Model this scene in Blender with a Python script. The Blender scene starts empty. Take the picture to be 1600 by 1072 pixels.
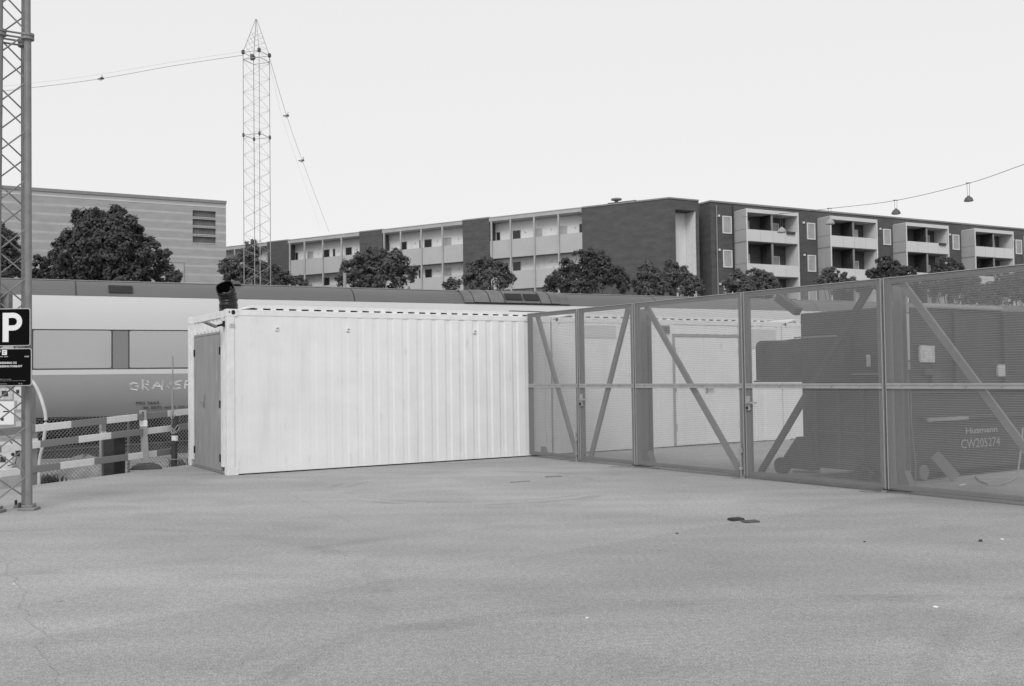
import bpy, bmesh, math, random
from mathutils import Vector, Matrix
R = math.radians
C = bpy.context.scene.collection
S = bpy.context.scene

# ------------------------------------------------------------------ camera, sky, sun, exposure
FPX, PITCH, ROLL, EYE = 1555.0, .0329, .0134, 1.49          # focal length in photo pixels (35 mm lens), tilt, roll, eye height
_c, _s, _cr, _sr = math.cos(PITCH), math.sin(PITCH), math.cos(ROLL), math.sin(ROLL)
FWD = Vector((0, _c, _s)); U0 = Vector((0, -_s, _c)); R0 = Vector((1, 0, 0))
RT = _cr*R0 - _sr*U0; UP = _sr*R0 + _cr*U0
cam = bpy.data.cameras.new('camera'); co = bpy.data.objects.new('camera', cam); C.objects.link(co)
M = Matrix((RT, UP, -FWD)).transposed().to_4x4(); M.translation = (0, 0, EYE); co.matrix_world = M
cam.sensor_width = 36; cam.lens = 36*FPX/1600; cam.clip_start = .1; cam.clip_end = 3000
S.camera = co

SUN_EL, SUN_AZ = R(42), R(194)      # azimuth clockwise from +Y
w = bpy.data.worlds.new('World'); S.world = w; w.use_nodes = True
nt = w.node_tree; nt.nodes.clear()
sky = nt.nodes.new('ShaderNodeTexSky'); sky.sky_type = 'NISHITA'; sky.sun_disc = False
sky.sun_elevation = SUN_EL; sky.sun_rotation = SUN_AZ; sky.dust_density = 4
bw = nt.nodes.new('ShaderNodeRGBToBW')
mx = nt.nodes.new('ShaderNodeMix'); mx.data_type = 'FLOAT'; mx.inputs[0].default_value = .68
mx.inputs[3].default_value = 11.3                             # an even bright overcast over the clear-sky gradient
bg = nt.nodes.new('ShaderNodeBackground'); bg.inputs[1].default_value = .1
ow = nt.nodes.new('ShaderNodeOutputWorld')
nt.links.new(sky.outputs[0], bw.inputs[0]); nt.links.new(bw.outputs[0], mx.inputs[2])
nt.links.new(mx.outputs[0], bg.inputs[0]); nt.links.new(bg.outputs[0], ow.inputs[0])

sl = bpy.data.lights.new('sun', 'SUN'); sl.energy = 1.5; sl.angle = R(24); sl.color = (1, 1, 1)
so = bpy.data.objects.new('sun', sl); C.objects.link(so)
sd = Vector((math.sin(SUN_AZ)*math.cos(SUN_EL), math.cos(SUN_AZ)*math.cos(SUN_EL), math.sin(SUN_EL)))
so.rotation_euler = (-sd).to_track_quat('-Z', 'Y').to_euler(); so.location = (-20, -20, 30)
S.view_settings.view_transform = 'Standard'; S.view_settings.look = 'None'
S.view_settings.exposure = 0; S.view_settings.gamma = 1

# ------------------------------------------------------------------ photo measuring: a pixel seen on a known plane
def ray(px, py): return FWD + RT*((px-800)/FPX) + UP*((536-py)/FPX)
def at(px, py, Y):
    d = ray(px, py); return Vector((0, 0, EYE)) + d*(Y/d.y)
def gnd(px, py, z=0):
    d = ray(px, py); return Vector((0, 0, EYE)) + d*((z-EYE)/d.z)
def onp(px, py, P, d2):
    d = ray(px, py); nx, ny = -d2[1], d2[0]
    t = (nx*P[0]+ny*P[1])/(nx*d.x+ny*d.y); Q = Vector((0, 0, EYE)) + d*t
    return (Q.x-P[0])*d2[0]+(Q.y-P[1])*d2[1], Q.z

# ------------------------------------------------------------------ materials (black-and-white film: greys only)
def mat(name, g, var=.15, scale=4, rough=.8, metal=0, bump=0, stretch=(1, 1, 1), fine=.0, spec=.3, hook=None):
    m = bpy.data.materials.new(name); m.use_nodes = True; t = m.node_tree; b = t.nodes['Principled BSDF']
    b.inputs['Roughness'].default_value = rough; b.inputs['Metallic'].default_value = metal
    b.inputs['Specular IOR Level'].default_value = spec
    N = t.nodes.new; L = t.links.new
    tc = N('ShaderNodeTexCoord'); mp = N('ShaderNodeMapping'); mp.inputs['Scale'].default_value = stretch
    L(tc.outputs['Object'], mp.inputs[0])
    n = N('ShaderNodeTexNoise'); n.inputs['Scale'].default_value = scale; n.inputs['Detail'].default_value = 6
    n.inputs['Roughness'].default_value = .62; L(mp.outputs[0], n.inputs[0])
    r = N('ShaderNodeMapRange'); r.inputs[1].default_value = .3; r.inputs[2].default_value = .7
    r.inputs[3].default_value = g*(1-var); r.inputs[4].default_value = g*(1+var); L(n.outputs[0], r.inputs[0])
    v = r.outputs[0]
    if fine:
        n2 = N('ShaderNodeTexNoise'); n2.inputs['Scale'].default_value = scale*37; n2.inputs['Detail'].default_value = 2
        L(tc.outputs['Object'], n2.inputs[0])
        r2 = N('ShaderNodeMapRange'); r2.inputs[1].default_value = .3; r2.inputs[2].default_value = .7
        r2.inputs[3].default_value = 1-fine; r2.inputs[4].default_value = 1+fine; L(n2.outputs[0], r2.inputs[0])
        mu = N('ShaderNodeMath'); mu.operation = 'MULTIPLY'; L(v, mu.inputs[0]); L(r2.outputs[0], mu.inputs[1]); v = mu.outputs[0]
    if hook: v = hook(t, tc, v)
    L(v, b.inputs['Base Color'])
    if bump:
        bp = N('ShaderNodeBump'); bp.inputs['Strength'].default_value = bump; bp.inputs['Distance'].default_value = .02
        L(n.outputs[0], bp.inputs['Height']); L(bp.outputs[0], b.inputs['Normal'])
    return m
def mth(t, op, a, b=None, c=None):
    n = t.nodes.new('ShaderNodeMath'); n.operation = op
    for i, x in enumerate((a, b, c)):
        if x is None: continue
        if isinstance(x, (int, float)): n.inputs[i].default_value = x
        else: t.links.new(x, n.inputs[i])
    return n.outputs[0]
def sep(t, tc):
    s = t.nodes.new('ShaderNodeSeparateXYZ'); t.links.new(tc.outputs['Object'], s.inputs[0]); return s.outputs
def noise(t, tc, scale, stretch=(1, 1, 1), detail=4, rot=0):
    mp = t.nodes.new('ShaderNodeMapping'); mp.inputs['Scale'].default_value = stretch; mp.inputs['Rotation'].default_value = (0, 0, rot)
    t.links.new(tc.outputs['Object'], mp.inputs[0])
    n = t.nodes.new('ShaderNodeTexNoise'); n.inputs['Scale'].default_value = scale; n.inputs['Detail'].default_value = detail
    t.links.new(mp.outputs[0], n.inputs[0]); return n.outputs[0]
def smooth(t, v, a, b, lo, hi):
    r = t.nodes.new('ShaderNodeMapRange'); r.interpolation_type = 'SMOOTHSTEP'
    for i, x in enumerate((a, b, lo, hi)): r.inputs[i+1].default_value = x
    t.links.new(v, r.inputs[0]); return r.outputs[0]

def lot_hook(t, tc, v):
    X, Y, Z = sep(t, tc)
    a = smooth(t, noise(t, tc, .35, (.5, 1.3, 1), 6, R(-38)), .35, .65, .93, 1.05)       # long trowel and tyre streaks
    b = smooth(t, noise(t, tc, 1.3, (.6, 1.8, 1), 8, R(-40)), .3, .7, .94, 1.05)
    v = mth(t, 'MULTIPLY', mth(t, 'MULTIPLY', v, a), b)
    # pour joint: the slab nearer the camera is a shade darker, along a wandering line
    wob = mth(t, 'MULTIPLY', mth(t, 'SUBTRACT', noise(t, tc, .8), .5), .35)
    ln = mth(t, 'ADD', mth(t, 'SUBTRACT', Y, mth(t, 'MULTIPLY', X, .82)), wob)
    v = mth(t, 'MULTIPLY', v, smooth(t, ln, 8.08, 8.22, .905, 1.0))
    # cracks: a wandering line at lower left and one across the middle
    for (x0, sl, off, lo, hi) in ((-2.83, .585, 5.95, 3.0, 9.0), (-2.0, .47, 11.0, 9.3, 13.2)):
        wb = mth(t, 'MULTIPLY', mth(t, 'SUBTRACT', noise(t, tc, 2.6, (1, 1, 1), 8), .5), .30)
        d = mth(t, 'ABSOLUTE', mth(t, 'ADD', mth(t, 'ADD', mth(t, 'SUBTRACT', X, x0), mth(t, 'MULTIPLY', mth(t, 'SUBTRACT', Y, off), sl)), wb))
        gate = mth(t, 'MULTIPLY', smooth(t, Y, lo, lo+.6, 0, 1), smooth(t, Y, hi-.6, hi, 1, 0))
        dk = mth(t, 'MULTIPLY', smooth(t, d, .003, .011, .17, 0), gate)
        v = mth(t, 'MULTIPLY', v, mth(t, 'SUBTRACT', 1, dk))
    # turning tyre marks
    for (cx, cy, r, wd, k) in ((-.5, 13.6, 2.0, .09, .20), (-.5, 13.6, 1.75, .07, .14), (6.2, 2.9, 4.3, .13, .11), (6.2, 2.9, 4.65, .12, .09), (2.0, 1.0, 5.6, .16, .13), (-4.5, 6.5, 3.6, .12, .12), (-6, 15, 7.5, .14, .10)):
        dx = mth(t, 'SUBTRACT', X, cx); dy = mth(t, 'SUBTRACT', Y, cy)
        rr = mth(t, 'SQRT', mth(t, 'ADD', mth(t, 'MULTIPLY', dx, dx), mth(t, 'MULTIPLY', dy, dy)))
        dd = mth(t, 'ABSOLUTE', mth(t, 'SUBTRACT', rr, r))
        br = smooth(t, noise(t, tc, 1.1), .40, .62, 0, k)
        v = mth(t, 'MULTIPLY', v, mth(t, 'SUBTRACT', 1, mth(t, 'MULTIPLY', smooth(t, dd, wd*.4, wd, 1, 0), br)))
    st = noise(t, tc, .55, (1, 1, 1), 9)                                                    # worn and stained patches with ragged edges
    v = mth(t, 'MULTIPLY', v, smooth(t, st, .56, .60, 1, .94)); v = mth(t, 'MULTIPLY', v, smooth(t, st, .36, .40, 1.05, 1))
    # oil spots and gum
    vo = t.nodes.new('ShaderNodeTexVoronoi'); vo.inputs['Scale'].default_value = 1.1; t.links.new(tc.outputs['Object'], vo.inputs[0])
    v = mth(t, 'MULTIPLY', v, smooth(t, vo.outputs['Distance'], .012, .03, .62, 1))
    # grit of the broomed concrete
    g = smooth(t, noise(t, tc, 90, (1, 1, 1), 3), .25, .75, .64, 1.36)
    g2 = smooth(t, noise(t, tc, 24, (1, 1, 1), 3), .25, .75, .88, 1.12)
    return mth(t, 'MULTIPLY', mth(t, 'MULTIPLY', v, g), g2)
def band_hook(t, tc, v):       # courses of lighter brick on the hall
    X, Y, Z = sep(t, tc)
    f = mth(t, 'FRACT', mth(t, 'DIVIDE', mth(t, 'ADD', Z, .33), .735))
    k = mth(t, 'MULTIPLY', smooth(t, f, .0, .10, 0, 1), smooth(t, f, .22, .34, 1, 0))
    nn = smooth(t, noise(t, tc, .5, (.5, .5, 3)), .3, .6, .45, 1)
    v = mth(t, 'MULTIPLY', v, mth(t, 'ADD', 1, mth(t, 'MULTIPLY', mth(t, 'MULTIPLY', k, nn), .30)))
    c = mth(t, 'FRACT', mth(t, 'DIVIDE', Z, .075))
    return mth(t, 'MULTIPLY', v, smooth(t, c, .0, .25, .9, 1.0))
def rust_hook(t, tc, v):       # vertical run-off stains on the painted steel, scuffs towards the foot
    X, Y, Z = sep(t, tc)
    s = smooth(t, noise(t, tc, 2.2, (1.2, 1.2, .16), 6), .54, .84, 1, .88)
    s2 = smooth(t, noise(t, tc, 9, (1, 1, .25), 5), .62, .80, 1, .82)
    return mth(t, 'MULTIPLY', mth(t, 'MULTIPLY', v, s), s2)
def stripe_hook(t, tc, v):     # red and white barrier planks
    X, Y, Z = sep(t, tc)
    f = mth(t, 'FRACT', mth(t, 'DIVIDE', X, 1.42))
    k = smooth(t, f, .475, .485, 0, 1)
    return mth(t, 'ADD', mth(t, 'MULTIPLY', v, mth(t, 'SUBTRACT', 1, k)), mth(t, 'MULTIPLY', k, .25))
def scratch_hook(t, tc, v):
    s = smooth(t, noise(t, tc, 7, (1, 1, .2), 8), .60, .72, 1, 1.35)
    return mth(t, 'MULTIPLY', v, s)

m_lot   = mat('concrete', .315, .06, .5, .9, hook=lot_hook, bump=0)
m_dirt  = mat('dirt', .20, .35, 1.2, .95, fine=.35, bump=.6)
m_bedshade = mat('shaded_ballast', .022, .4, 2.5, .95, fine=.5, bump=.6)  # shade under the train put into the bed's near-black colour
m_white = mat('white_paint', .755, .05, 1.5, .5, hook=rust_hook)
m_white2 = mat('white_frame_paint', .74, .08, 5, .5, hook=rust_hook)
m_door  = mat('grey_door', .28, .12, 5, .6, stretch=(1, 1, .35), hook=scratch_hook)
m_dark  = mat('dark_gap', .02, .1, 4, .9)
m_black = mat('black_rubber', .008, .3, 8, .32, spec=.4)
m_galv  = mat('galvanised_steel', .27, .14, 9, .55, .0, spec=.4)
m_galv2 = mat('galvanised_frame', .19, .12, 6, .55, .0, spec=.4)
m_rail  = mat('galvanised_strip', .30, .12, 9, .5, .0, spec=.4)
m_mesh  = mat('expanded_metal', .26, .07, 1.0, .6, .0, spec=.3)
m_mast  = mat('mast_steel', .20, .16, 7, .6, .0, spec=.4)
m_mastf = mat('far_mast_steel', .36, .1, 5, .6)
m_wire  = mat('wire', .10, .1, 5, .6)
m_brick = mat('dark_brick', .088, .20, .8, .9, fine=.4, stretch=(1, 1, 3))
m_hall  = mat('hall_brick', .33, .10, .9, .9, hook=band_hook, fine=.22, stretch=(1,1,3))
m_lite  = mat('light_panel', .56, .05, .4, .7)
m_gwall = mat('gallery_brick', .70, .06, .5, .8, fine=.08)
m_lite2 = mat('light_brick', .42, .06, .5, .8, fine=.06)
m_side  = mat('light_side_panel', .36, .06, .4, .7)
m_fasc  = mat('fascia', .38, .12, 1.2, .7)
m_coping = mat('coping', .22, .1, 2, .6)
m_glassd = mat('dark_glass', .025, .2, .7, .12, spec=.5)
m_glassl = mat('curtained_glass', .36, .15, 1.3, .25, spec=.5)
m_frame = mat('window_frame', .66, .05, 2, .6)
m_bracedk = mat('dark_brace', .07, .2, 6, .7)  # darker brace steel, used on one gate leaf
m_chain = mat('chain_link_wire', .24, .2, 6, .6)
m_paint = mat('faded_spray_paint', .70, .1, 5, .7)
m_foot  = mat('worn_rubber', .085, .25, 9, .8)
m_tw    = mat('train_white', .58, .03, .3, .4)
m_tg    = mat('train_grey', .30, .05, .4, .45)
m_tr    = mat('train_roof', .125, .10, .5, .6, stretch=(.4, 1, 1))
m_tru   = mat('train_roof_unit', .13, .28, 1.2, .6)
m_tb    = mat('train_lower', .33, .05, .5, .5)
m_twin  = mat('train_window', .41, .04, .3, .10, spec=.6)
m_tp    = mat('train_pillar', .22, .04, .5, .4)
m_under = mat('underframe', .015, .3, 2, .9)
m_ink   = mat('dark_ink', .04, .1, 5, .7)
m_chalk = mat('pale_ink', .62, .1, 5, .7)
m_signb = mat('sign_black', .004, .1, 3, .7, spec=.05)
m_signw = mat('sign_white', .72, .03, 3, .5)
m_lead  = mat('sign_grey', .45, .06, 3, .5)
m_leaf  = mat('leaf', .088, .45, 2.2, .6, spec=.3)
m_leaf2 = mat('leaf_pale', .125, .4, 2.2, .6, spec=.3)
m_bark  = mat('bark', .06, .3, 5, .9)
m_stripe = mat('striped_plank', .80, .08, 5, .6, hook=stripe_hook)
m_wood  = mat('wood', .22, .25, 6, .85, stretch=(.3, 1, 1))
m_woodd = mat('dark_wood', .045, .3, 6, .85)
m_machine = mat('machine_paint', .028, .3, 3, .55, spec=.4)
m_machine2 = mat('machine_paint_worn', .042, .35, 4, .6, spec=.4)
m_grey  = mat('grey_plastic', .30, .12, 5, .6)
m_sheet = mat('white_sheet', .55, .15, 5, .7)
m_paper = mat('paper', .45, .25, 14, .8)
m_lampm = mat('lamp_shade', .10, .15, 6, .5)
m_lampp = mat('lamp_bowl', .55, .05, 6, .4)
m_mound = mat('earth', .20, .3, 3, .95, fine=.3, bump=.7)

for m_ in (m_leaf, m_leaf2):                    # leaves let some light through
    t_ = m_.node_tree; pb_ = t_.nodes['Principled BSDF']; tr_ = t_.nodes.new('ShaderNodeBsdfTranslucent'); mx_ = t_.nodes.new('ShaderNodeMixShader')
    mx_.inputs[0].default_value = .35; t_.links.new(pb_.inputs['Base Color'].links[0].from_socket, tr_.inputs[0])
    t_.links.new(pb_.outputs[0], mx_.inputs[1]); t_.links.new(tr_.outputs[0], mx_.inputs[2]); t_.links.new(mx_.outputs[0], t_.nodes['Material Output'].inputs[0])

# ------------------------------------------------------------------ mesh helpers
class MB:
    def __init__(s): s.v = []; s.f = []; s.sm = False
    def add(s, vs, fs):
        o = len(s.v); s.v += [tuple(p) for p in vs]; s.f += [tuple(i+o for i in q) for q in fs]; return s
    def box(s, x0, x1, y0, y1, z0, z1):
        return s.add([(x0,y0,z0),(x1,y0,z0),(x1,y1,z0),(x0,y1,z0),(x0,y0,z1),(x1,y0,z1),(x1,y1,z1),(x0,y1,z1)],
                     [(0,3,2,1),(4,5,6,7),(0,1,5,4),(1,2,6,5),(2,3,7,6),(3,0,4,7)])
    def bar(s, p, q, w, h, up=(0, 0, 1)):
        p = Vector(p); q = Vector(q); d = (q-p).normalized(); u = Vector(up)
        a = d.cross(u)
        if a.length < 1e-4: a = d.cross(Vector((1, 0, 0)))
        a.normalize(); b = a.cross(d); a = a*(w/2); b = b*(h/2)
        return s.add([p-a-b, p+a-b, p+a+b, p-a+b, q-a-b, q+a-b, q+a+b, q-a+b],
                     [(0,3,2,1),(4,5,6,7),(0,1,5,4),(1,2,6,5),(2,3,7,6),(3,0,4,7)])
    def path(s, pts, rad, n=8, cap=True):
        pts = [Vector(p) for p in pts]; rr = rad if isinstance(rad, (list, tuple)) else [rad]*len(pts)
        vs = []; fs = []
        t0 = (pts[1]-pts[0]).normalized(); ref = Vector((0, 0, 1)) if abs(t0.z) < .9 else Vector((1, 0, 0))
        for i, p in enumerate(pts):
            t = (pts[min(i+1, len(pts)-1)]-pts[max(i-1, 0)]).normalized()
            a = t.cross(ref).normalized(); b = a.cross(t)
            vs += [p+(a*math.cos(2*math.pi*k/n)+b*math.sin(2*math.pi*k/n))*rr[i] for k in range(n)]
        for i in range(len(pts)-1):
            for k in range(n): fs.append((i*n+k, i*n+(k+1)%n, (i+1)*n+(k+1)%n, (i+1)*n+k))
        if cap: fs += [tuple(reversed(range(n))), tuple(range((len(pts)-1)*n, len(pts)*n))]
        return s.add(vs, fs)
    def tube(s, p, q, r, n=8): return s.path([p, q], r, n)
    def lathe(s, prof, c=(0, 0, 0), n=14):          # prof: (radius, z)
        vs = [(c[0]+r*math.cos(2*math.pi*k/n), c[1]+r*math.sin(2*math.pi*k/n), c[2]+z) for r, z in prof for k in range(n)]
        fs = [(i*n+k, i*n+(k+1)%n, (i+1)*n+(k+1)%n, (i+1)*n+k) for i in range(len(prof)-1) for k in range(n)]
        fs += [tuple(reversed(range(n))), tuple(range((len(prof)-1)*n, len(prof)*n))]
        return s.add(vs, fs)
    def prism(s, poly, z0, z1):                      # plan polygon, extruded up
        n = len(poly); vs = [(x, y, z0) for x, y in poly]+[(x, y, z1) for x, y in poly]
        return s.add(vs, [tuple(reversed(range(n))), tuple(range(n, 2*n))]+[(i, (i+1)%n, n+(i+1)%n, n+i) for i in range(n)])
    def plate(s, poly, y0, y1):                      # elevation polygon (x, z), extruded in y
        n = len(poly); vs = [(x, y0, z) for x, z in poly]+[(x, y1, z) for x, z in poly]
        return s.add(vs, [tuple(range(n)), tuple(reversed(range(n, 2*n)))]+[(i, n+i, n+(i+1)%n, (i+1)%n) for i in range(n)])
    def sweep(s, prof, x0, x1):                      # profile (y, z), extruded in x
        n = len(prof); vs = [(x0, y, z) for y, z in prof]+[(x1, y, z) for y, z in prof]
        return s.add(vs, [tuple(range(n)), tuple(reversed(range(n, 2*n)))]+[(i, n+i, n+(i+1)%n, (i+1)%n) for i in range(n)])
    def build(s, name, m, parent=None, bevel=0, smooth=False):
        me = bpy.data.meshes.new(name); me.from_pydata(s.v, [], s.f); me.materials.append(m)
        bm = bmesh.new(); bm.from_mesh(me)
        if bevel: bmesh.ops.bevel(bm, geom=bm.edges[:], offset=bevel, segments=2, affect='EDGES', profile=.6)
        bmesh.ops.recalc_face_normals(bm, faces=bm.faces[:]); bm.to_mesh(me); bm.free()
        if smooth:
            for p in me.polygons: p.use_smooth = True
            try: me.set_sharp_from_angle(angle=R(40))
            except Exception: pass
        o = bpy.data.objects.new(name, me); C.objects.link(o)
        if parent: o.parent = parent
        return o
def tag(o, label=None, cat=None, group=None, kind=None):
    for k, v in (('label', label), ('category', cat), ('group', group), ('kind', kind)):
        if v: o[k] = v
    return o
def thing(name, loc, rz, label, cat, group=None):
    o = bpy.data.objects.new(name, None); o.empty_display_size = .2; C.objects.link(o)
    o.location = loc; o.rotation_euler = (0, 0, rz); return tag(o, label, cat, group)
def copy_tree(o, parent=None):
    c = o.copy(); C.objects.link(c)
    if parent: c.parent = parent
    for ch in list(o.children): copy_tree(ch, c)
    return c
def smoothpath(P, n=8):
    out = []
    for i in range(len(P)-1):
        p0, p1, p2, p3 = P[max(i-1, 0)], P[i], P[i+1], P[min(i+2, len(P)-1)]
        for k in range(n):
            u = k/n; out.append(.5*((2*p1)+(p2-p0)*u+(2*p0-5*p1+4*p2-p3)*u*u+(-p0+3*p1-3*p2+p3)*u*u*u))
    return out+[P[-1]]
def rrect(x0, x1, z0, z1, r, n=5):
    P = []
    for cx, cz, a in ((x1-r, z0+r, -90), (x1-r, z1-r, 0), (x0+r, z1-r, 90), (x0+r, z0+r, 180)):
        P += [(cx+r*math.cos(R(a+90*k/n)), cz+r*math.sin(R(a+90*k/n))) for k in range(n+1)]
    return P
def text(body, x0, x1, z0, z1, y, name, m, parent, bold=0):
    cu = bpy.data.curves.new('lettering', 'FONT'); cu.body = body; cu.offset = bold; cu.resolution_u = 3; cu.extrude = .004
    t = bpy.data.objects.new('lettering', cu); C.objects.link(t)
    bpy.context.view_layer.update()
    ev = t.evaluated_get(bpy.context.evaluated_depsgraph_get()); me = bpy.data.meshes.new_from_object(ev)
    bpy.data.objects.remove(t); bpy.data.curves.remove(cu)
    xs = [v.co.x for v in me.vertices]; ys = [v.co.y for v in me.vertices]
    ax, bx, ay, by = min(xs), max(xs), min(ys), max(ys)
    for v in me.vertices:
        v.co = ((v.co.x-ax)/(bx-ax)*(x1-x0)+x0, y-v.co.z*.3, (v.co.y-ay)/(by-ay)*(z1-z0)+z0)
    me.materials.clear(); me.materials.append(m)
    o = bpy.data.objects.new(name, me); C.objects.link(o); o.parent = parent; return o

# ------------------------------------------------------------------ the setting: ground, lot
MB().add([(-900,-60,-.42),(900,-60,-.42),(900,1500,-.42),(-900,1500,-.42)], [(0,1,2,3)]).build('ground', m_dirt)['kind'] = 'structure'
E0 = Vector((-7.165, 13.931, 0)); ED = Vector((.365, .931, 0)).normalized(); EO = Vector((-ED.y, ED.x, 0))
DT = Vector((.9, .436, 0)).normalized()
pe = E0-ED*48; pb = E0+ED*7.6; pf = pb+DT*70
lot = MB().prism([(pe.x, pe.y), (70, -30), (pf.x, pf.y), (pb.x, pb.y)], -.40, 0).build('concrete_lot', m_lot); lot['kind'] = 'structure'
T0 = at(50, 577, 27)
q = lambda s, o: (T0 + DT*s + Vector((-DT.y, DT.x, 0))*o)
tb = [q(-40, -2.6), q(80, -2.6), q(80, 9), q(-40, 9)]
MB().add([(p.x, p.y, -.40) for p in tb], [(0,1,2,3)]).build('shaded_track_bed', m_bedshade)['kind'] = 'structure'  # strip reaches out before the train to carry the painted shade

# ------------------------------------------------------------------ white containers
CY = .554; CD = Vector((math.cos(CY), math.sin(CY), 0)); CN = Vector((-CD.y, CD.x, 0)); CO = Vector((-4.4276, 15.447, 0))
def corrugated(x0, x1, z0, z1, y, depth=.0055, per=.277):
    b = MB(); xs = [(x0, 0)]; x = x0+.10
    while x+per < x1-.05:
        xs += [(x, 0), (x+.035, 1), (x+.105, 1), (x+.14, 0)]; x += per
    xs.append((x1, 0))
    nz = 2; vs = []
    for z in (z0, z1): vs += [(xx, y+depth*k*(.25+1.7*min(1, max(0, (xx-.9)/3.5))), z) for xx, k in xs]
    n = len(xs)
    return b.add(vs, [(i, i+1, n+i+1, n+i) for i in range(n-1)])
def container(x0, label, first, plain=False):
    L, W, H = 6.058, 2.438, 2.591
    t = thing('storage_container', CO+CD*x0, CY, label, 'container', 'white storage containers in line')
    door_x = (9.09-x0, 10.87-x0) if not (first or plain) else None
    if first or plain: corrugated(.122, L-.122, .02, 2.49, .012).build('side_wall', m_white, t)
    else:
        corrugated(.122, door_x[0], .02, 2.49, .012).build('side_wall', m_white, t)
        corrugated(door_x[1], L-.122, .02, 2.49, .012).build('side_wall', m_white, t)
        MB().box(door_x[0], door_x[1], .02, .03, 2.27, 2.49).build('side_wall', m_white, t)
    MB().box(.10, L-.10, W-.06, W-.03, .14, 2.49).build('rear_wall', m_white, t)
    MB().box(L-.06, L-.03, .13, W-.13, .14, 2.49).build('end_wall', m_white, t)
    for x in (0, L-.12):
        for y in (0, W-.12): MB().box(x, x+.12, y, y+.12, .11, 2.48).build('corner_post', m_white2, t, .008)
    for z in (0, 2.473):
        for x in ((-.004, L-.174) if z else (.0, L-.178)):
            for y in ((-.004, W-.158) if z else (.002, W-.162)):
                c = MB().box(x, x+.178, y, y+.162, z, z+.118).build('corner_casting', m_white2, t, .01)
                if z and x < 0 and y < 0:
                    MB().plate(rrect(x+.075, x+.135, z+.03, z+.10, .028), y-.003, y+.01).build('lifting_hole', m_dark, c)
                    MB().plate(rrect(x+.03, x+.055, z+.055, z+.08, .012), y-.003, y+.01).build('lifting_hole', m_dark, c)
    for y in (0.006, W-.07):
        MB().box(.174, L-.174, y, y+.06, 2.49, 2.585).build('top_rail', m_white2, t, .006)
        MB().box(.174, L-.174, y+.012, y+.06, .02, .14).build('bottom_rail', m_white, t)
    for x in (.006, L-.07):
        MB().box(x, x+.06, .16, W-.16, 2.47, 2.58).build('top_rail', m_white2, t, .006)
        MB().box(x+.02, x+.06, .16, W-.16, .01, .05).build('bottom_rail', m_door, t)
    # roof sheet sits on the crests of its own corrugation: dark slots show under its edge
    rb = MB().box(.46, L-.2, .035, W-.035, 2.612, 2.668); x = .50
    while x < L-.35:
        rb.box(x, x+.085, .03, W-.03, 2.586, 2.616); x += .212
    rb.add([(.20,.05,2.586),(.46,.035,2.622),(.46,.035,2.668),(.20,.30,2.586),(.46,W-.035,2.668),(.20,W-.05,2.586)], [(0,1,2),(0,2,4,5)])
    rb.build('roof', m_white2, t)
    MB().box(.2, L-.2, .10, W-.10, 2.50, 2.59).build('roof_void', m_mast, t)
    for xx in (() if plain else (.80, 2.01, 4.43) if first else (3.6,)):
        v = MB().box(xx-.03, xx+.03, .000, .02, 2.25, 2.315).build('wall_vent', m_white2, t, .004)
        MB().plate([(xx-.012, 2.285), (xx+.024, 2.285), (xx+.026, 2.31), (xx-.004, 2.31)], -.003, .001).build('slot', m_grey, v)
        MB().box(xx-.028, xx+.02, -.003, .001, 2.256, 2.262).build('slot', m_grey, v)
    if first:
        # end wall on x = 0 (faces left): frame of folded steel round one flush door
        ew = MB(); y = .13
        ew.box(.03, .05, .13, .40, .12, 2.48).box(.03, .05, 2.02, W-.13, .12, 2.48)
        ew.box(.03, .05, .40, 2.02, 2.25, 2.48)
        ew.build('end_wall', m_white, t)
        rb = MB()
        for k in range(9): rb.box(.012, .032, .24+k*.23, .30+k*.23, 2.29, 2.46)
        rb.box(.0, .032, .20, .26, .12, 2.48).box(.0, .032, .31, .35, .12, 2.48).box(.0, .032, 2.06, 2.11, .12, 2.48).box(.0, .032, 2.2, 2.25, .12, 2.48)
        rb.build('end_rib', m_white2, t)
        fr = MB().box(.008, .045, .37, .405, .04, 2.26).box(.008, .045, 2.0, 2.035, .04, 2.26).box(.008, .045, .405, 2.0, 2.225, 2.26)
        fr.build('door_frame', m_door, t)
        d = MB().box(.012, .05, .41, 1.995, .045, 2.22).build('door', m_door, t, .006)
        MB().box(.0, .013, 1.365, 1.395, 1.02, 1.24).bar((-.03, 1.38, 1.11), (-.03, 1.50, 1.11), .016, .016).bar((-.03, 1.38, 1.11), (.0, 1.38, 1.11), .016, .016).build('handle', m_mast, d)
        for z in (.25, 1.1, 1.95): MB().tube((.0, .405, z-.06), (.0, .405, z+.06), .014).build('hinge', m_dark, d)
        for z in (.3, 1.95): MB().tube((.0, 2.0, z-.06), (.0, 2.0, z+.06), .014).build('hinge', m_dark, d)
        l = MB().bar((.0, .14, 2.36), (-.14, .15, 2.32), .03, .035).box(-.02, .02, .10, .18, 2.32, 2.41).build('flood_lamp', m_dark, t)
        MB().add([(-.12,.08,2.33),(-.12,.22,2.33),(-.30,.22,2.40),(-.30,.08,2.40),(-.13,.08,2.30),(-.13,.22,2.30),(-.31,.22,2.375),(-.31,.08,2.375)],
                 [(0,1,2,3),(4,7,6,5),(0,4,5,1),(1,5,6,2),(2,6,7,3),(3,7,4,0)]).build('lamp_head', m_mast, l)
        MB().box(.045, .12, -.009, -.003, 2.30, 2.36).build('notice', m_paper, t)
    elif plain: MB().box(.03, .05, .13, W-.13, .12, 2.48).build('end_wall', m_white, t)
    else:
        MB().box(.03, .05, .13, W-.13, .12, 2.48).build('end_wall', m_white, t)
        a, b = door_x
        fr = MB().box(a-.05, a, -.015, .035, .02, 2.30).box(b, b+.05, -.015, .035, .02, 2.30).box(a, b, -.015, .035, 2.24, 2.30)
        fr.build('door_frame', m_grey, t)
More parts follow.
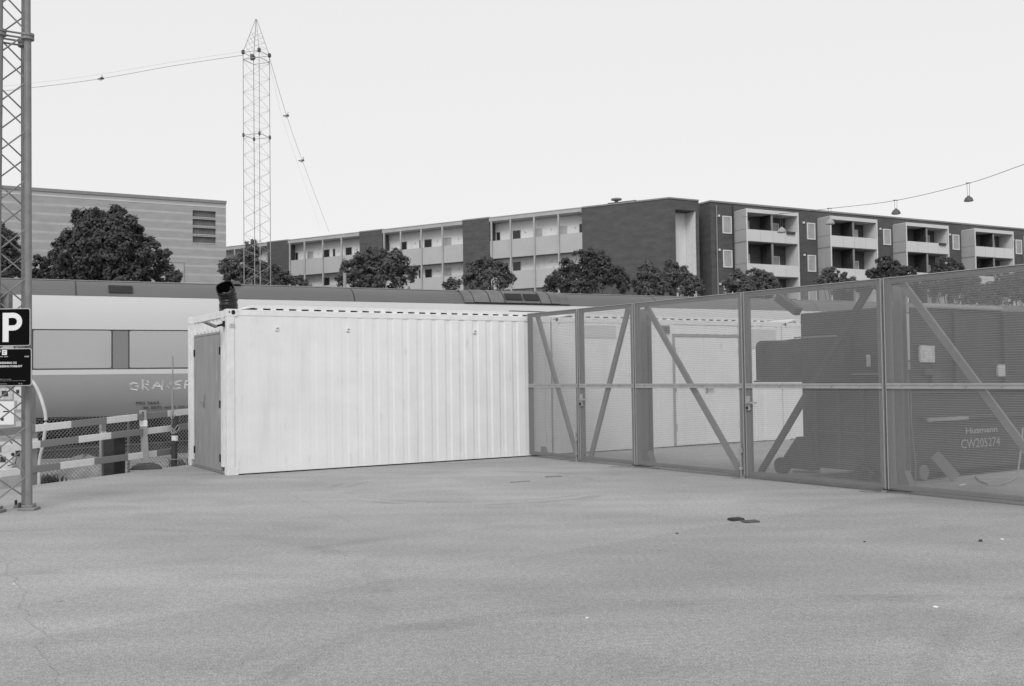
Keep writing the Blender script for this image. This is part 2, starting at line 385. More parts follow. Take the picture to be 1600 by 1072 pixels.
        mid = (a+b)/2-.1
        for p, r in ((a+.004, mid-.004), (mid+.004, b-.004)):
            d = MB().box(p, r, -.003, .03, .03, 2.235).build('door', m_white, t, .006)
            e = p if p < mid-.2 else r
            for z in (.4, 1.2, 1.95): MB().tube((e, -.012, z-.07), (e, -.012, z+.07), .018).build('hinge', m_grey, d)
        hd = MB().box(mid+.03, mid+.08, -.02, -.003, 1.08, 1.28).bar((mid+.05, -.045, 1.16), (mid+.22, -.045, 1.16), .025, .025).build('handle', m_door, d)
        v = MB().box(2.62, 2.86, -.02, .02, 2.30, 2.47).build('wall_vent', m_door, t, .006)
        for k in range(4): MB().box(2.63, 2.85, -.03, -.018, 2.32+k*.035, 2.335+k*.035).build('slot', m_dark, v)
        MB().box(2.2, 2.34, -.015, .02, 2.26, 2.34).build('socket_box', m_grey, t, .01)
        MB().box(.62, 1.5, .004, .008, 2.20, 2.44).build('faded_sign', m_lite, t)
        MB().box(4.95, 5.9, .004, .008, 2.02, 2.42).build('faded_sign', m_lite, t)
    return t
container(0, 'white container with a grey door in its end wall and a floodlight', True)
container(6.10, 'white container with white double doors behind the mesh gates', False)
container(12.19, 'white container mostly hidden behind the dark waste container, last of the row', False, True)
# beam lying across the roofs
t = MB().bar((5.63, .75, 2.705), (6.85, .80, 2.705), .09, .07).build('roof_beam', m_woodd, None, .008)
t.location = CO; t.rotation_euler = (0, 0, CY); tag(t, 'dark timber beam lying flat on the roof of the white container', 'beam')
# black duct
hb = at(357, 487, 16.35); hb.z = 2.60
duct = thing('ventilation_duct', hb, CY, 'black rubber duct standing open on the corner of the white container roof', 'duct')
random.seed(3)
P = smoothpath([Vector(p) for p in ((0,0,0),(0,0,.12),(-.005,-.005,.22),(-.035,-.035,.32),(-.085,-.10,.39))], 6)
MB().path(P, [.145+.005*math.sin(i*1.3)+(.006 if i % 5 == 0 else 0) for i in range(len(P))], 24, False).build('hose', m_black, duct, smooth=True)
tn = (P[-1]-P[-2]).normalized(); ua = tn.orthogonal().normalized(); ub = tn.cross(ua)
MB().path([P[-1]+(ua*math.cos(k*math.pi/12)+ub*math.sin(k*math.pi/12))*(.147+.008*math.sin(k*1.1)) for k in range(25)], .010, 6, False).build('rim', m_black, duct, smooth=True)
MB().path([P[-4]+(ua*math.cos(k*.3)*.10+ub*math.sin(k*.3)*.09)+tn*.02*math.sin(k) for k in range(9)], .022, 8).build('fold', m_black, duct, smooth=True)
for z in (.07, .21): MB().path([(.150*math.cos(a*math.pi/9)-z*.02, .150*math.sin(a*math.pi/9), z) for a in range(19)], .009, 6, False).build('strap', m_black, duct, smooth=True)

# ------------------------------------------------------------------ mesh gates
GY = -.9589; GD = Vector((math.cos(GY), math.sin(GY), 0)); GN = Vector((-GD.y, GD.x, 0)); GO = CO+CD*5.515
def leaf(s0, s1, rising, label, latch, bolt, dark=False):
    w_ = s1-s0-.035
    t = thing('gate_leaf', GO+GD*(s0+.0175), GY, label, 'gate', 'mesh gate leaves across the yard')
    z0, z1 = .045, 2.63
    fr = MB().box(0, .075, .004, .06, z0, z1).box(w_-.075, w_, .004, .06, z0, z1)
    fr.box(.075, w_-.075, .004, .06, z0, z0+.06).box(.075, w_-.075, .004, .06, z1-.07, z1)
    fr.build('frame', m_galv2, t, .004)
    tr = MB().box(0, .012, -.012, .002, z0, z1).box(w_-.012, w_, -.012, .002, z0, z1).box(.012, w_-.012, -.012, .002, z1-.010, z1)
    tr.build('edge_strip', m_rail, t)
    ms = MB(); z = z0+.02; ns = 0
    while z < z1-.02:
        ms.box(.013, w_-.013, -.0045, -.0025, z, z+(.0050 if ns % 3 == 0 else .0032)); z += .009; ns += 1
    ms.build('mesh_panel', m_mesh, t)
    mr = MB().box(.016, w_-.016, -.020, -.008, 1.270, 1.292).box(.016, w_-.016, -.020, -.008, 1.316, 1.338).box(.016, w_-.016, -.013, -.0075, 1.292, 1.316)
    x = .2
    while x < w_-.1: mr.tube((x, -.026, 1.304), (x, -.010, 1.304), .011, 8); x += .42
    mr.build('mid_rail', m_rail, t)
    a, c = (.20, w_-.17) if not rising else (.17, w_-.20)
    MB().bar((a, .083, 2.56 if not rising else .09), (c, .083, .09 if not rising else 2.56), .045, .085, up=(0, 0, 1)).build('brace', m_bracedk if dark else m_galv, t)
    if latch:
        l = MB().box(.02, .10, -.03, -.005, .96, 1.16).build('latch', m_rail, t, .006)
        MB().bar((.05, -.055, 1.07), (.24, -.055, 1.07), .018, .022).tube((.05, -.06, 1.07), (.05, -.02, 1.07), .012).build('lever', m_rail, l)
        MB().tube((.05, -.04, .995), (.05, -.028, .995), .022).build('lock', m_dark, l)
    if bolt:
        l = MB().tube((w_-.05, -.03, .006), (w_-.05, -.03, .5), .011).box(w_-.08, w_-.02, -.042, -.018, .36, .42).box(w_-.08, w_-.02, -.042, -.018, .12, .16).build('drop_bolt', m_galv, t)
    return t
GS = [0.04, 1.53, 2.95, 5.24, 7.49, 9.74]
leaf(GS[0], GS[1], False, 'narrow mesh gate leaf touching the white container at its left edge', False, True)
leaf(GS[1], GS[2], True, 'narrow mesh gate leaf with a latch and a brace rising to the right', True, False)
leaf(GS[2], GS[3], False, 'wide mesh gate leaf in front of the white double doors', False, True)
leaf(GS[3], GS[4], True, 'wide mesh gate leaf with a latch, in front of the dark waste press', True, False, True)
leaf(GS[4], GS[5], False, 'mesh gate leaf cut by the right edge of the photo, before the lettered waste container', False, True)
for i, (px, wd, lab) in enumerate(((839, .20, 'steel post behind the narrow gate leaf beside the white container'),
                                   (1005, .20, 'wide steel post behind the joint of the narrow and wide gate leaves'),
                                   (1405, .11, 'steel post behind the rightmost gate leaf, beside the pale cabinet'))):
    s, _ = onp(px, 600, GO+GN*.32, GD)
    t = thing('gate_post', GO+GN*.32+GD*s, GY, lab, 'post', 'posts carrying the mesh gates')
    h = 2.55
    MB().box(-wd/2, wd/2, -.012+.0, .0, .02, h).box(-wd/2, wd/2, .10, .112, .02, h).box(-.006, .006, .0, .10, .02, h).build('post', m_galv2, t)
    MB().box(-.20, .20, -.10, .22, .003, .022).build('base_plate', m_galv2, t)
    for k in (-1, 1): MB().add([(k*wd/2*.9,-.02,.022),(k*(wd/2+.09),-.02,.022),(k*wd/2*.9,-.02,.25),(k*wd/2*.9,.10,.022),(k*(wd/2+.09),.10,.022),(k*wd/2*.9,.10,.25)], [(0,1,2),(3,5,4),(0,3,4,1),(1,4,5,2),(2,5,3,0)]).build('gusset', m_galv2, t)
for i, (s, l, lab) in enumerate(((GS[1], .34, 'thin steel catch plate in the ground below the narrow gates'), (GS[2], .85, 'long steel plate in the ground under the first gate post'),
                                 (GS[3], .34, 'thin steel catch plate in the ground below the wide gates'), (GS[4], .6, 'steel plate in the ground under the last gate joint'))):
    p = GO+GD*s-GN*.05
    t = MB().box(-l/2, l/2, -.04, .04, .0, .008).box(-.04, .02, -.025, .025, .008, .03).build('ground_plate', m_mast, None)
    t.location = (p.x, p.y, 0); t.rotation_euler = (0, 0, GY+.35); tag(t, lab, 'plate', 'steel plates under the gates')

# ------------------------------------------------------------------ waste press and waste container behind the gates
WO = Vector((5.48, 13.43, 0)); PE = WO-CD*.58
t = thing('waste_press', PE, CY+math.pi/2, 'dark waste press with a rounded feed chute sticking out to the left', 'waste press')
pr = [(.62, 1.37), (2.26, 1.37), (2.26, 1.86)]+[(2.16+.10*math.cos(R(a)), 1.86+.10*math.sin(R(a))) for a in (30, 60, 90)]+[(1.7, 1.955), (.62, 1.995)]
MB().plate(pr, .02, .16).build('chute', m_machine2, t)
MB().box(.62, 2.29, .01, .18, 1.345, 1.368).build('chute_rim', m_machine, t)
MB().box(.62, 1.5, .16, .17, 1.972, 1.992).build('chute_lip', m_mast, t)
MB().box(.12, 1.40, .01, .08, .14, 1.33).build('body', m_machine, t, .015)
MB().plate([(1.50, .56), (1.20, .56), (1.20, .10), (1.92, .10), (1.92, .16), (1.76, .25)], .02, .16).build('foot', m_machine, t)
MB().bar((1.50, .06, 2.36), (1.88, .06, 2.60), .12, .12).build('support_arm', m_machine2, t)
for x in (.35, .75, 1.15): MB().box(x, x+.06, .085, .12, .2, 1.32).build('rib', m_machine2, t, .008)
MB().box(.15, 1.38, .085, .11, .62, .67).build('rib', m_machine2, t, .008)
MB().box(.31, .375, .003, .012, 1.55, 1.71).build('notice', m_paper, t)
MB().box(.15, .9, .01, .03, 1.44, 1.46).build('rib', m_mast, t)
for x in (.3, 1.72):
    wl = MB().lathe([(.02, -.05), (.12, -.05), (.13, -.02), (.13, .02), (.12, .05), (.02, .05)]).build('roller', m_black, t, smooth=True)
    wl.location = (x, .22, .135); wl.rotation_euler = (R(90), 0, 0)
t = thing('waste_container', WO, CY, 'dark steel waste container with pale lettering behind the rightmost gate leaf', 'waste container')
body = [(-.55, .28), (-.30, .10), (5.2, .10), (5.2, 2.34), (-.55, 2.34)]
MB().plate(body, 0, 1.55).build('body', m_machine, t, .02)
MB().box(-.05, 1.9, -.05, -.003, 2.335, 2.395).build('top_pipe', m_grey, t, .02)
MB().box(0, 5.1, -.06, -.003, .80, .86).build('rib', m_machine2, t, .01)
MB().box(-.5, 5.1, -.05, -.003, 1.17, 1.21).build('rib', m_machine, t, .01)
for x in (.75, 1.9, 3.0, 4.1): MB().box(x, x+.07, -.045, -.003, 1.23, 2.3).build('rib', m_machine, t, .01)
MB().box(.05, .95, -.085, -.055, .80, .845).build('shelf', m_galv, t)
def sz(px, py): return onp(px, py, WO, CD)
def patch(x0, y0, x1, y1):
    a = sz(x0, y0); c = sz(x1, y1); return a[0], c[0], c[1], a[1]
a = sz(1508, 678); c = sz(1557, 663); text('Husmann', a[0], c[0], a[1], a[1]+.085, -.012, 'lettering', m_grey, t, .02)
a = sz(1501, 701); c = sz(1561, 684); text('CW205274', a[0], c[0], a[1], a[1]+.125, -.012, 'lettering', m_grey, t, .0)
for (x0, y0, x1, y1, m) in ((1433, 540, 1456, 566, m_paper), (1555, 570, 1566, 588, m_lead), (1440, 576, 1464, 586, m_machine2), (1452, 586, 1464, 600, m_machine2)):
    p = patch(x0, y0, x1, y1); MB().box(p[0], p[1], -.05, -.03, p[2], p[3]).box(p[0]+.02, p[1]-.02, -.03, -.001, p[2]+.02, p[3]-.02).build('notice', m, t)
for x in (.05, 3.5):
    wl = MB().lathe([(.02, -.07), (.10, -.07), (.11, -.03), (.11, .03), (.10, .07), (.02, .07)]).build('roller', m_mast if x < 1 else m_machine, t, smooth=True)
    wl.location = (x, .06, .115); wl.rotation_euler = (R(90), 0, 0)
# pale control cabinet beside the post
s0, zt = onp(1410, 474, WO-CN*.34, CD)
cb = thing('control_cabinet', WO+CD*(s0)-CN*.34, CY, 'pale narrow control cabinet hanging behind the last gate joint', 'cabinet')
MB().box(0, .13, 0, .06, 1.62, 2.22).build('cabinet_door', m_lead, cb, .008)
MB().box(.0, .13, .0, .06, 2.235, 2.37).build('housing', m_grey, cb, .008)
MB().box(.0, .13, .0, .06, 1.5, 1.605).build('housing', m_grey, cb, .008)
MB().box(.04, .10, .01, .05, .0, 1.49).build('leg', m_machine2, cb)
MB().path([(.12, .05, 1.5), (.16, .03, 1.2), (.14, .02, .8), (.18, .0, .3), (.16, .0, .03)], .010, 6).build('cable', m_mast, cb)
a = gnd(1448, 709); b = gnd(1474, 735)
pl = WO-CN*.12
tag(MB().bar((pl.x+.10, pl.y+.06, .36), (pl.x+.36, pl.y+.02, .045), .03, .14).build('plank', m_mast, None, .004), 'short pale plank leaning on the dark waste container', 'plank')
k = gnd(1532, 752)
pts = [gnd(x, y, .016) for x, y in ((1524, 744), (1530, 751), (1545, 757), (1562, 757), (1578, 752), (1589, 745))]
pts += [at(1591, 735, pts[-1].y), at(1594, 712, pts[-1].y), at(1597, 690, pts[-1].y), at(1598, 668, pts[-1].y)]
tag(MB().path(pts, .012, 6).build('hose', m_grey, None, smooth=True), 'thin hose looping over the ground below the waste container', 'hose')
tag(MB().bar(gnd(1239, 736, .02), gnd(1281, 737, .02), .12, .04).build('plank', m_grey, None, .004), 'pale board lying on the ground in front of the waste press', 'board')
k = gnd(1267, 726, .02)
tag(MB().box(k.x-.10, k.x+.08, k.y-.05, k.y+.05, .0, .13).build('block', m_grey, None, .012), 'pale block on the ground at the foot of the waste press', 'block')

# ------------------------------------------------------------------ train
TY = math.atan2(DT.y, DT.x)
t = thing('train', (T0.x, T0.y, -.40), TY, 'long passenger train with a grey roof, white upper band and dark underframe', 'train')
z_ = .40
side = [(.30, .51), (.16, .80), (.06, 1.15), (.01, 1.50), (0, 1.68)]
X0, X1 = -9, 46
def strip(prof, name, m, x0=X0, x1=X1, thick=.05, sm=True):
    pr = [(y, z+z_) for y, z in prof]+[(y+thick, z+z_) for y, z in reversed(prof)]
    return MB().sweep(pr, x0, x1).build(name, m, t, smooth=sm)
strip(side, 'lower_body', m_tb)
strip([(-.004, 1.68), (-.004, 1.83)], 'white_stripe', m_tw)
strip([(.010, 1.83), (.010, 2.93)], 'window_band', m_tp)
strip([(-.004, 2.93), (-.004, 3.2), (.02, 3.55), (.09, 3.87)], 'upper_band', m_tw)
roofp = [(.085, 3.88), (.17, 4.02), (.30, 4.17), (.50, 4.29), (.75, 4.345)]
strip(roofp, 'roof', m_tr)
MB().sweep([(.72, 4.35+z_), (.72, 4.375+z_), (.82, 4.385+z_), (2.3, 4.385+z_), (2.4, 4.33+z_)], X0, X1).build('roof_edge', m_galv, t)
MB().box(X0, X1, 2.85, 2.9, .5+z_, 4.3+z_).build('far_side', m_tb, t)
MB().box(X0, X1, .3, 2.85, .56+z_, .6+z_).build('floor', m_under, t)
x = .03-2.45*3
while x < 30:
    wn = MB().plate(rrect(x, x+1.97, 1.86+z_, 2.905+z_, .06), -.002, .008).build('window', m_twin, t)
    MB().box(x-.03, x-.012, -.003, .009, 1.84+z_, 2.92+z_).box(x+1.982, x+2.0, -.003, .009, 1.84+z_, 2.92+z_).build('seal', m_ink, wn)
    x += 2.45
MB().box(X0, X1, -.006, .009, 2.915+z_, 2.935+z_).box(X0, X1, -.006, .009, 1.822+z_, 1.842+z_).build('window_seal', m_ink, t)
for x in (-5.8, 1.08, 9.07, 20.42, 28): strip([(y-.006, z) for y, z in roofp], 'roof_seam', m_ink, x, x+.035, .03)
def shoulder(x0, x1, off, a=0, b=4): return [(y-off*.7, z+off*.7) for y, z in roofp[a:b+1]]
ru = strip(shoulder(0, 0, .085), 'roof_unit', m_tru, 13.15, 16.35, .12)
strip(shoulder(0, 0, .06), 'roof_unit', m_tru, 12.8, 13.13, .1); strip(shoulder(0, 0, .06), 'roof_unit', m_tru, 16.37, 16.75, .1)
for x in (13.7, 14.25, 15.6, 16.0): strip(shoulder(0, 0, .094), 'roof_unit_joint', m_ink, x, x+.03, .03)
def louvre(x0, x1, off, za=3.97, zb=4.19):
    f = lambda z: .17+(z-4.02)*(.13/.15)-off*.7 if z > 4.02 else .085+(z-3.88)*(.085/.14)-off*.7
    lv = MB().add([(x0, f(za), za+z_+off*.6), (x1, f(za), za+z_+off*.6), (x1, f(zb), zb+z_+off*.6), (x0, f(zb), zb+z_+off*.6)], [(0,1,2,3)]).build('louvre', m_dark, t)
    sb = MB()
    for k in range(7):
        z = za+.015+k*(zb-za-.02)/6; sb.bar((x0, f(z)-.015, z+z_+off*.6), (x1, f(z)-.015, z+z_+off*.6), .02, .012)
    sb.build('slat', m_tr, lv)
louvre(1.94, 2.58, .03); louvre(14.3, 14.93, .13); louvre(15.0, 15.58, .13)
MB().tube((9.0, .9, 4.3+z_), (9.0, .9, 4.85+z_), .055).build('antenna', m_galv, t)
MB().add([(5.1,.5,4.36+z_),(5.7,.5,4.36+z_),(5.6,.5,4.46+z_),(5.15,.5,4.40+z_),(5.1,.8,4.36+z_),(5.7,.8,4.36+z_),(5.6,.8,4.46+z_),(5.15,.8,4.40+z_)], [(0,1,2,3),(4,7,6,5),(0,4,5,1),(1,5,6,2),(2,6,7,3),(3,7,4,0)]).build('roof_fitting', m_tr, t)
uf = MB()
for x in (-7, -3.6, 3.4, 6.6, 9.8, 13, 17): uf.box(x, x+2.6, .25, 2.5, -.16+z_, .55+z_)
uf.box(X0, X1, 1.2, 1.6, -.34+z_, .5+z_).build('underframe', m_under, t)
for x in (-.2, 2.1, 21.5, 24):
    w1 = MB().lathe([(.1, -.07), (.40, -.07), (.44, -.05), (.44, .05), (.1, .07)], n=24).build('wheel', m_under, t, smooth=True)
    w1.location = (x, .72, .03+z_); w1.rotation_euler = (R(90), 0, 0)
MB().box(-.6, 2.9, .45, .6, .0+z_, .25+z_).build('bogie_frame', m_under, t)
text('MG 5665', 2.66, 3.28, .82+z_, .90+z_, .115, 'lettering', m_ink, t, .0)
for wd_, x0_, x1_ in (('86', 2.86, 3.0), ('0075', 3.06, 3.36), ('665-5', 3.43, 3.74), ('DK-DSB', 3.82, 4.3)): text(wd_, x0_, x1_, .685+z_, .755+z_, .165, 'lettering', m_ink, t, .0)
# scrawled paint letters
gl = {'G': [(.8,.9,.3,1,0,.6,.1,.1,.7,0,.9,.45,.5,.45)], 'R': [(.05,0,.1,1,.7,.95,.75,.55,.1,.5,.85,-.05)], 'A': [(0,0,.45,1,.95,-.05),(.1,.4,.85,.4)],
      'N': [(0,0,.1,.95,.75,.1,.9,1)], 'L': [(.2,1,.1,.05,.9,.1)], 'E': [(.9,.95,.2,.9,.1,.0,.9,.05),(.15,.5,.8,.5)], 'F': [(.9,.95,.2,.9,.1,-.1),(.15,.5,.8,.5)], 'X': [(.1,.2,.9,.8),(.1,.8,.9,.2),(.5,.05,.5,.95)], 'B': [(.1,0,.1,1,.8,.85,.2,.5,.9,.25,.1,0)]}
gm = MB(); gx = 2.52
for ch, wv, h in (('G', .24, .24), ('R', .26, .30), ('A', .27, .26), ('N', .26, .27), ('E', .24, .26), ('F', .22, .3), ('X', .16, .16), ('B', .26, .28), ('E', .24, .26)):
    for st in gl[ch]:
        pp = [(gx+st[i]*wv+.03*math.sin(i*3+gx*7), 1.25+st[i+1]*h*.85+.025*math.sin(gx*9+i)) for i in range(0, len(st), 2)]
        gm.path([(x, .0457-.143*(z-1.25)+.002, z+z_) for x, z in pp], .013, 5)
        gm.path([(x+.028, .0457-.143*(z-1.25)+.002, z+z_-.022) for x, z in pp], .010, 5)
    gx += wv+.025
gm.build('graffiti', m_paint, t)
for o, lab in ((.72, 'nearer steel rail of the track under the train'), (2.16, 'farther steel rail of the track under the train')):
    rl = MB().box(X0-20, X1+20, o-.035, o+.035, -.02, .075).box(X0-20, X1+20, o-.07, o+.07, -.02, .0).build('rail', m_machine2, None)
    rl.location = (T0.x, T0.y, -.38); rl.rotation_euler = (0, 0, TY); tag(rl, lab, 'rail', 'rails under the train')

# ------------------------------------------------------------------ brick hall at left
DR = Vector((math.sin(R(61.95)), math.cos(R(61.95)), 0)); RY = math.atan2(DR.y, DR.x)
LB = at(353, 314, 85)
t = thing('brick_hall', (LB.x, LB.y, -.42), RY, 'large windowless brick hall with pale horizontal courses behind the big tree', 'building')
g = .42; HT = LB.z+g
lou = [(-2.77, -.86, 13.10+g+k*.735, 13.10+g+k*.735+.54) for k in range(4)]
wl = MB().box(-40, -2.77, 0, 22, 0, HT-.25).box(-.86, 0, 0, 22, 0, HT-.25).box(-2.77, -.86, .35, 22, 0, HT-.25)
zz = 0
for a, b, c, d in lou+[(0, 0, HT-.25, 0)]:
    wl.box(-2.77, -.86, 0, .34, zz, c); zz = d
wl.build('wall', m_hall, t)
MB().box(-40, .05, -.06, 22, HT-.25, HT).build('coping', m_coping, t)
MB().box(-40, .02, -.02, .0-.002, HT-.62, HT-.56).build('string_course', m_lite, t)
for a, b, c, d in lou:
    l = MB().box(a+.02, b-.02, .2, .3, c+.01, d-.01).build('louvre', m_tru, t)
    MB().box(a-.0, b+.0, -.03, .12, c-.07, c-.005).build('sill', m_lite2, l)
for x0, x1 in ((-5.3, -3.5), (-14.9, -13.0)):
    w1 = MB().box(x0, x1, -.012, -.003, 9.75+g, 11.3+g).build('window', m_glassl, t)
    MB().box(x0-.06, x1+.06, -.03, -.003, 11.3+g, 11.36+g).box(x0-.06, x0, -.03, -.003, 9.75+g, 11.3+g).box(x1, x1+.06, -.03, -.003, 9.75+g, 11.3+g).build('frame', m_coping, w1)

# ------------------------------------------------------------------ gallery block (left flats)
K = at(1045, 308, 80); DL = Vector((-.855, .518, 0)).normalized(); LY = math.atan2(DL.y, DL.x)
t = thing('gallery_flats', (K.x, K.y, -.42), LY, 'long low block of flats with open access galleries and a blank dark brick end', 'building')
KO = Vector((K.x, K.y, 0)); LN = Vector((-DL.y, DL.x, 0))            # local y = outward, towards the camera
ZT = K.z+g
def loc2(p): d = p-KO; return (d.dot(DL), d.dot(LN))
ir = Vector((-.4702, .8825, 0))
A = loc2(KO); B = loc2(KO+DR*.62); Cc = loc2(KO+DR*.62+ir*1.3); D = loc2(KO+DR*2.68+ir*1.3); Ee = loc2(KO+DR*2.68); F = loc2(KO+DR*3.02); G = loc2(KO+DR*3.02+ir*9)
back = [(7.89, G[1]-4), (7.89, 0)]
MB().prism([A, B, Cc, D, Ee, F, G]+back, 0, ZT-.95).prism([A, F, G]+back, ZT-.95, ZT-.12).build('end_wall', m_brick, t)
MB().prism([(A[0]-.03, A[1]+.05), (F[0]-.05, F[1]+.03), G, (back[0][0], back[0][1]), (7.89, .05)], ZT-.12, ZT).build('coping', m_coping, t)
def along(p, q, off):
    p = Vector(p); q = Vector(q); d = (q-p).normalized(); n = Vector((-d.y, d.x)); n = n if off > 0 else -n
    m = abs(off); return [tuple(p+n*.004), tuple(q+n*.004), tuple(q+n*m), tuple(p+n*m)]
# pale cladding on the back and the right cheek of the end recess
pA = loc2(KO+DR*.63+ir*1.296); pB = loc2(KO+DR*2.64+ir*1.296); pC = loc2(KO+DR*2.64+ir*1.25); pD = loc2(KO+DR*.63+ir*1.25)
MB().prism([pA, pB, pC, pD], 6, ZT-.97).build('cladding', m_frame, t)
pA = loc2(KO+DR*2.676+ir*.02); pB = loc2(KO+DR*2.676+ir*1.24); pC = loc2(KO+DR*2.645+ir*1.24); pD = loc2(KO+DR*2.645+ir*.02)
MB().prism([pA, pB, pC, pD], 6, ZT-.97).build('cladding', m_white2, t)
pA = loc2(KO+DR*1.35+ir*1.1); 
MB().box(pA[0]-.06, pA[0]+.06, pA[1]-.06, pA[1]+.06, 6, ZT-.97).build('column', m_fasc, t)
bays = [(7.89, 17.17), (20.08, 29.35), (32.2, 41.59), (44.56, 54)]
for a, b in ((17.17, 20.08), (29.35, 32.2), (41.59, 44.56)):
    MB().box(a, b, -8, .02, 0, ZT-.10).build('stair_tower', m_brick, t)
    MB().box(a-.04, b+.04, -8, .06, ZT-.10, ZT+.02).build('coping', m_coping, t)
BK = -.95; ST = 2.83
PB = KO+LN*BK
zwt = onp(808, 359.5, PB, DL)[1]+g; zwb = onp(808, 372.8, PB, DL)[1]+g
wins = {0: ([(771, 776, 1), (776, 782, 1), (790, 794, 0), (801, 814, 1), (836, 848, 2), (873, 887, 2), (905, 911, 1)], [(791, 794, 1), (801, 814, 1), (836, 850, 0), (876, 889, 0)]),
        1: ([(600, 609, 1), (626, 636, 1), (641, 645, 0), (655, 658, 1), (663, 675, 1), (692, 706, 2)], [(611, 618, 1), (654, 657, 1), (664, 675, 1), (692, 706, 2)]),
        2: ([(456, 466, 1), (480, 490, 2), (505, 515, 1), (520, 524, 1), (540, 550, 1)], [(470, 480, 1), (505, 515, 1), (540, 550, 1)]),
        3: ([(365, 375, 1), (395, 404, 1)], [(365, 375, 1)])}
for i, (a, b) in enumerate(bays):
    MB().box(a, b, -8, BK, 0, ZT-.5).build('gallery_wall', m_gwall, t)
    MB().box(a+.0, b-.0, -8, .12, ZT-.42, ZT-.06).build('roof', m_fasc, t)
    MB().box(a+.0, b-.0, BK, .0, ZT-.50, ZT-.43).build('soffit', m_lite2, t)
    MB().box(a+.02, b-.02, .13, .16, ZT-.10, ZT-.04).build('gutter', m_lite2, t)
    for k in range(4):
        zb = 11.97+g-ST*k
        MB().box(a, b, BK, -.10, zb, zb+.24).build('gallery_slab', m_coping, t)
        MB().box(a+.01, b-.01, -.095, .0, zb, zb+1.6).build('parapet', m_lite2, t)
    for f in (.025, .24, .50, .76):
        x = a+(b-a)*(1-f); MB().box(x-.07, x+.07, .005, .14, 0, ZT-.43).build('column', m_fasc, t)
    for k in range(3):
        for (p0, p1, kd) in wins[i][min(k, 1)]:
            s1 = onp(p0, 366+24*k, PB, DL)[0]; s0 = onp(p1, 366+24*k, PB, DL)[0]
            dz = -ST*k
            if s0 < a+.05: s0 = a+.05
            if s1 > b-.03: s1 = b-.03
            if s1-s0 < .05: continue
            lo = zwb-.9 if (s1-s0) < .75 else zwb-.25
            wn = MB().box(s0, s1, BK+.004, BK+.03, lo+dz, zwt+dz).build('window', m_frame if kd != 1 else m_lite2, t)
            MB().box(s0+.05, s1-.05, BK+.031, BK+.04, lo+.05+dz, zwt-.05+dz).build('pane', {0: m_frame, 1: m_glassd, 2: m_glassl}[kd], wn)
        for f in (.12, .38, .66): 
            x = a+(b-a)*f; MB().box(x-.06, x+.06, BK+.003, BK+.10, zwt-.3-ST*k, zwt-.1-ST*k).build('wall_lamp', m_frame, t)
s0, _ = onp(938, 316, KO, DL); s1, _ = onp(982, 312, KO, DL)
rv = MB().box(s1, s0, -3.4, -1.4, ZT, ZT+.34).build('roof_hood', m_brick, t)
sv = onp(963, 308, KO+LN*-2.2, DL)[0]
MB().lathe([(.16, 0), (.16, .26), (.30, .28), (.46, .32), (.46, .44), (.2, .5)], (sv, -2.2, ZT+.34)).build('vent_cowl', m_coping, rv)

# ------------------------------------------------------------------ balcony block (right flats)
Q = at(1110, 313, 81.9)
t = thing('balcony_flats', (Q.x, Q.y, -.42), RY, 'dark brick block of flats with a row of white boxed balconies', 'building')
ZR = Q.z+g
MB().box(0, 58, 0, 12, 0, ZR-.14).build('wall', m_brick, t)
MB().box(-.06, 58, -.08, 12, ZR-.14, ZR).build('coping', m_coping, t)
MB().tube((.55, -.08, 0), (.55, -.08, ZR-.4), .06).build('downpipe', m_coping, t)
MB().tube((2.3, -.07, 0), (2.3, -.07, ZR-.3), .05).build('downpipe', m_woodd, t)
per = 9.46
def window(x0, x1, z0, z1, y, pm):
    wn = MB().box(x0, x1, y-.06, y-.003, z0, z0+.09).box(x0, x1, y-.06, y-.003, z1-.09, z1).box(x0, x0+.09, y-.06, y-.003, z0+.09, z1-.09).box(x1-.09, x1, y-.06, y-.003, z0+.09, z1-.09).build('window', m_frame, t)
    MB().box(x0+.09, x1-.09, y-.03, y-.004, z0+.09, z1-.09).build('pane', pm, wn)
random.seed(5)
